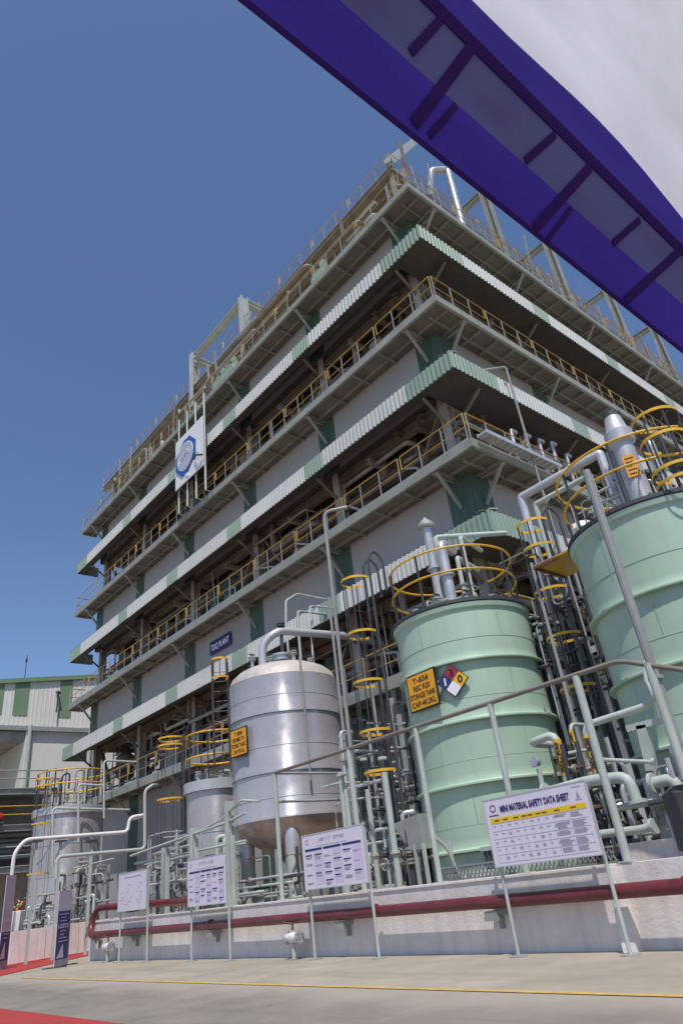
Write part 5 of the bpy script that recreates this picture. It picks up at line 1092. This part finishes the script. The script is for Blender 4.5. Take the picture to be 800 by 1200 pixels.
MB().tube([(19.9, YB_-.05, 18.2), (19.9, YB_-.4, 18.2), (19.85, YB_-.4, 16.5)], .07, 8).tube([(19.9, YB_-.1, 18.3), (19.9, YB_-.6, 18.1)], .14, 8).build('wall_lamp', 'steel_dark', t)
MB().bar((17.2, YB_+.3, roofz(17.2)-.05), (17.2, YB_+.3, roofz(17.2)+2.2), .05).bar((17.2, YB_+.3, roofz(17.2)+1.6), (17.2, YB_+.3, roofz(17.2)+1.9), .14).build('antenna', 'steel_dark', t)
# lower steel frame in front of the shed
t = thing('steel_rack', 'dark multi-level steel pipe rack with yellow rails in front of the pale shed', 'pipe rack', (12, 50, 0))
for z in (4.2, 6.6, 8.8):
    b = MB().hbeam((4, 50, z), (17.5, 50, z), .35, .05, (0, 1, 0)).build('beam', 'steel_grey', t)
    MB().box((4, 50.1, z+.05), (17.5, 54, z+.12)).build('deck', 'steel_grey', t)
    MB().tube([(4, 50, z+.2+1.1), (17.5, 50, z+1.3)], .045, 6).tube([(4, 50, z+.8), (17.5, 50, z+.8)], .04, 6).build('guard_rail', 'yellow_rail' if 6 < z < 7 else 'steel_grey', t)
for x in (6, 9.5, 13, 16.5): MB().hbeam((x, 50, 0), (x, 50, 9.2), .3, .04, (1, 0, 0)).build('post', 'steel_grey', t)
for k in range(8): MB().tube([(4, 51+.3*k, 5+.35*(k % 5)), (17.5, 51+.3*k, 5+.35*(k % 5))], .1+.03*(k % 3), 8).build('pipe', ('steel_pale', 'steel_grey', 'steel_pale', 'alu_paint')[k % 4], t, smooth=True)
MB().box((4, 53.8, 0), (17.5, 54, 9)).build('back_panel', 'inside_grey', t)
t = thing('red_motor', 'small red motor on the steel rack at the left edge', 'motor', (13.2, 49.4, 6.8))
MB().tube([(12.6, 49.6, 7.2), (13.7, 49.6, 7.2)], .28, 14).build('body', 'red_valve', t, smooth=True); MB().box((12.5, 49.3, 6.78), (13.8, 49.9, 6.95)).build('base', 'steel_dark', t)
# flower pots beside the carpet
for px, lab in ((11, 'white square planter with red and yellow flowers behind the end of the bund, left'), (19, 'white square planter with red and yellow flowers, right of its twin')):
    q = ony(px, 1096, 30.2); t = thing('planter', lab, 'planter', (q.x, 30.2, 0), 'planters by the farthest tank')
    MB().lathe([(.2, .98), (.28, 1.6), (.26, 1.62), (.05, 1.6)], (q.x, 30.2), 4).build('pot', 'white_paint', t)
    r_ = random.Random(px)
    for k in range(16):
        a = r_.uniform(0, 6.28); d = r_.uniform(.02, .22); c0 = Vector((q.x+d*cos(a), 30.2+d*sin(a), 1.66+r_.uniform(0, .3)))
        MB().lathe([(.01, c0.z-.05), (.06, c0.z), (.01, c0.z+.04)], (c0.x, c0.y), 6).build('flower' if k % 3 else 'leaf', ('pipe_green', 'red_valve', 'yellow_hoop')[k % 3], t)
# ================================================================== event awning overhead
def tz(y): return 4.2+(1.06-y)*1.86
X0, X1 = -4.0, 13.0
t = thing('event_awning', 'purple and white event awning overhead at upper right', 'awning', (X1, .7, 0))
XS0 = 1.9; XSP = 2.7
def strip(name, m, y0, y1, off, nx=60, sag=0.0, th=.006):
    vs = []; n = Vector((0, .88, .47))
    for i in range(nx+1):
        x = X0+(X1-X0)*i/nx; s = sag*(.5-.5*cos(2*pi*(x-XS0)/XSP))
        for y in (y0, y1+s):
            for o_ in (0, th): p = Vector((x, y, tz(y)))+n*(off+o_); vs.append(p)
    fs = []
    for i in range(nx):
        a = i*4; b = a+4
        fs += [(a, b, b+2, a+2), (a+1, a+3, b+3, b+1), (a, a+1, b+1, b), (a+2, b+2, b+3, a+3)]
    return MB().add(vs, fs).build(name, m, t)
yA, yB, yC, yD = 1.06, .912, .742, .652
strip('valance', 'cloth_purple', yA, yB, 0)
strip('slate_panel', 'cloth_slate', yB, yC, 0.0)
strip('border', 'cloth_blue', yC, yD, 0.0, sag=-.034)
strip('hem', 'cloth_dark', yA+.008, yA-.006, -.008, th=.006)
strip('inner_seam', 'cloth_dark', yC+.022, yC-.012, -.008, th=.006)
def plane_hit(px, py):                              # point of a pixel on the sloping valance plane
    r = ray(px, py); k = (4.2+1.06*1.86-EYE.z)/(r.z+1.86*r.y); return EYE+r*k
for (a, b, wd) in (((552, 55), (484, 146), .062), ((690, 196), (625, 268), .062), ((793, 296), (731, 353), .062), ((515, 24), (480, 62), .045), ((649, 158), (614, 189), .045), ((748, 258), (717, 285), .045), ((533, 124), (502, 160), .035), ((668, 244), (640, 281), .03)):  # dark strips standing in for the truss shadow seen through the cloth
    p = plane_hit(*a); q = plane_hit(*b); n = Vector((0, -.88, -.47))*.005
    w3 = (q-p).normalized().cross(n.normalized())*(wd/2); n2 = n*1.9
    MB().add([p-w3+n, p+w3+n, q+w3+n, q-w3+n, p-w3+n2, p+w3+n2, q+w3+n2, q-w3+n2], [(3, 2, 1, 0), (4, 5, 6, 7), (0, 1, 5, 4), (1, 2, 6, 5), (2, 3, 7, 6), (3, 0, 4, 7)]).build('truss_shadow_strip', 'cloth_dark', t)
for k in list(range(-6, -2))+list(range(2, 9)):       # the same modelled truss-shadow strips along the rest of the awning
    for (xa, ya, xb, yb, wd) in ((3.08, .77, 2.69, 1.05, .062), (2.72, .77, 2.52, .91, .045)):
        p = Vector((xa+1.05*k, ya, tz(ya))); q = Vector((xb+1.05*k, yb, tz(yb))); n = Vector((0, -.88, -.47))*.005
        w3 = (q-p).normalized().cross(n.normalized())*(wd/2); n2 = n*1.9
        MB().add([p-w3+n, p+w3+n, q+w3+n, q-w3+n, p-w3+n2, p+w3+n2, q+w3+n2, q-w3+n2], [(3, 2, 1, 0), (4, 5, 6, 7), (0, 1, 5, 4), (1, 2, 6, 5), (2, 3, 7, 6), (3, 0, 4, 7)]).build('truss_shadow_strip', 'cloth_dark', t)
vs = []; fs = []; nx, ny = 60, 10
for i in range(nx+1):
    x = X0+(X1-X0)*i/nx; s = -.034*(.5-.5*cos(2*pi*(x-XS0)/XSP))
    for j in range(ny+1):
        k = j/ny; y = (yD+s)*(1-k)+(-4.5)*k; z = tz(yD+s)+.012+(1.5*k**.8)-.10*sin(pi*k)*(.5+.5*cos(2*pi*(x-XS0)/XSP))
        vs.append((x, y, z))
for i in range(nx):
    for j in range(ny): a = i*(ny+1)+j; fs.append((a, a+1, a+ny+2, a+ny+1))
o = MB().add(vs, fs).build('roof_sheet', 'cloth_white', t, smooth=True)
for x in (X0+.1, X1-.1):
    MB().tube([(x, .72, 0), (x, .72, tz(.72)-.03)], .05, 12).build('pole', 'white_paint', t, smooth=True)
    MB().tube([(x, -4.4, 0), (x, -4.4, 6.5)], .05, 12).build('pole', 'white_paint', t, smooth=True)
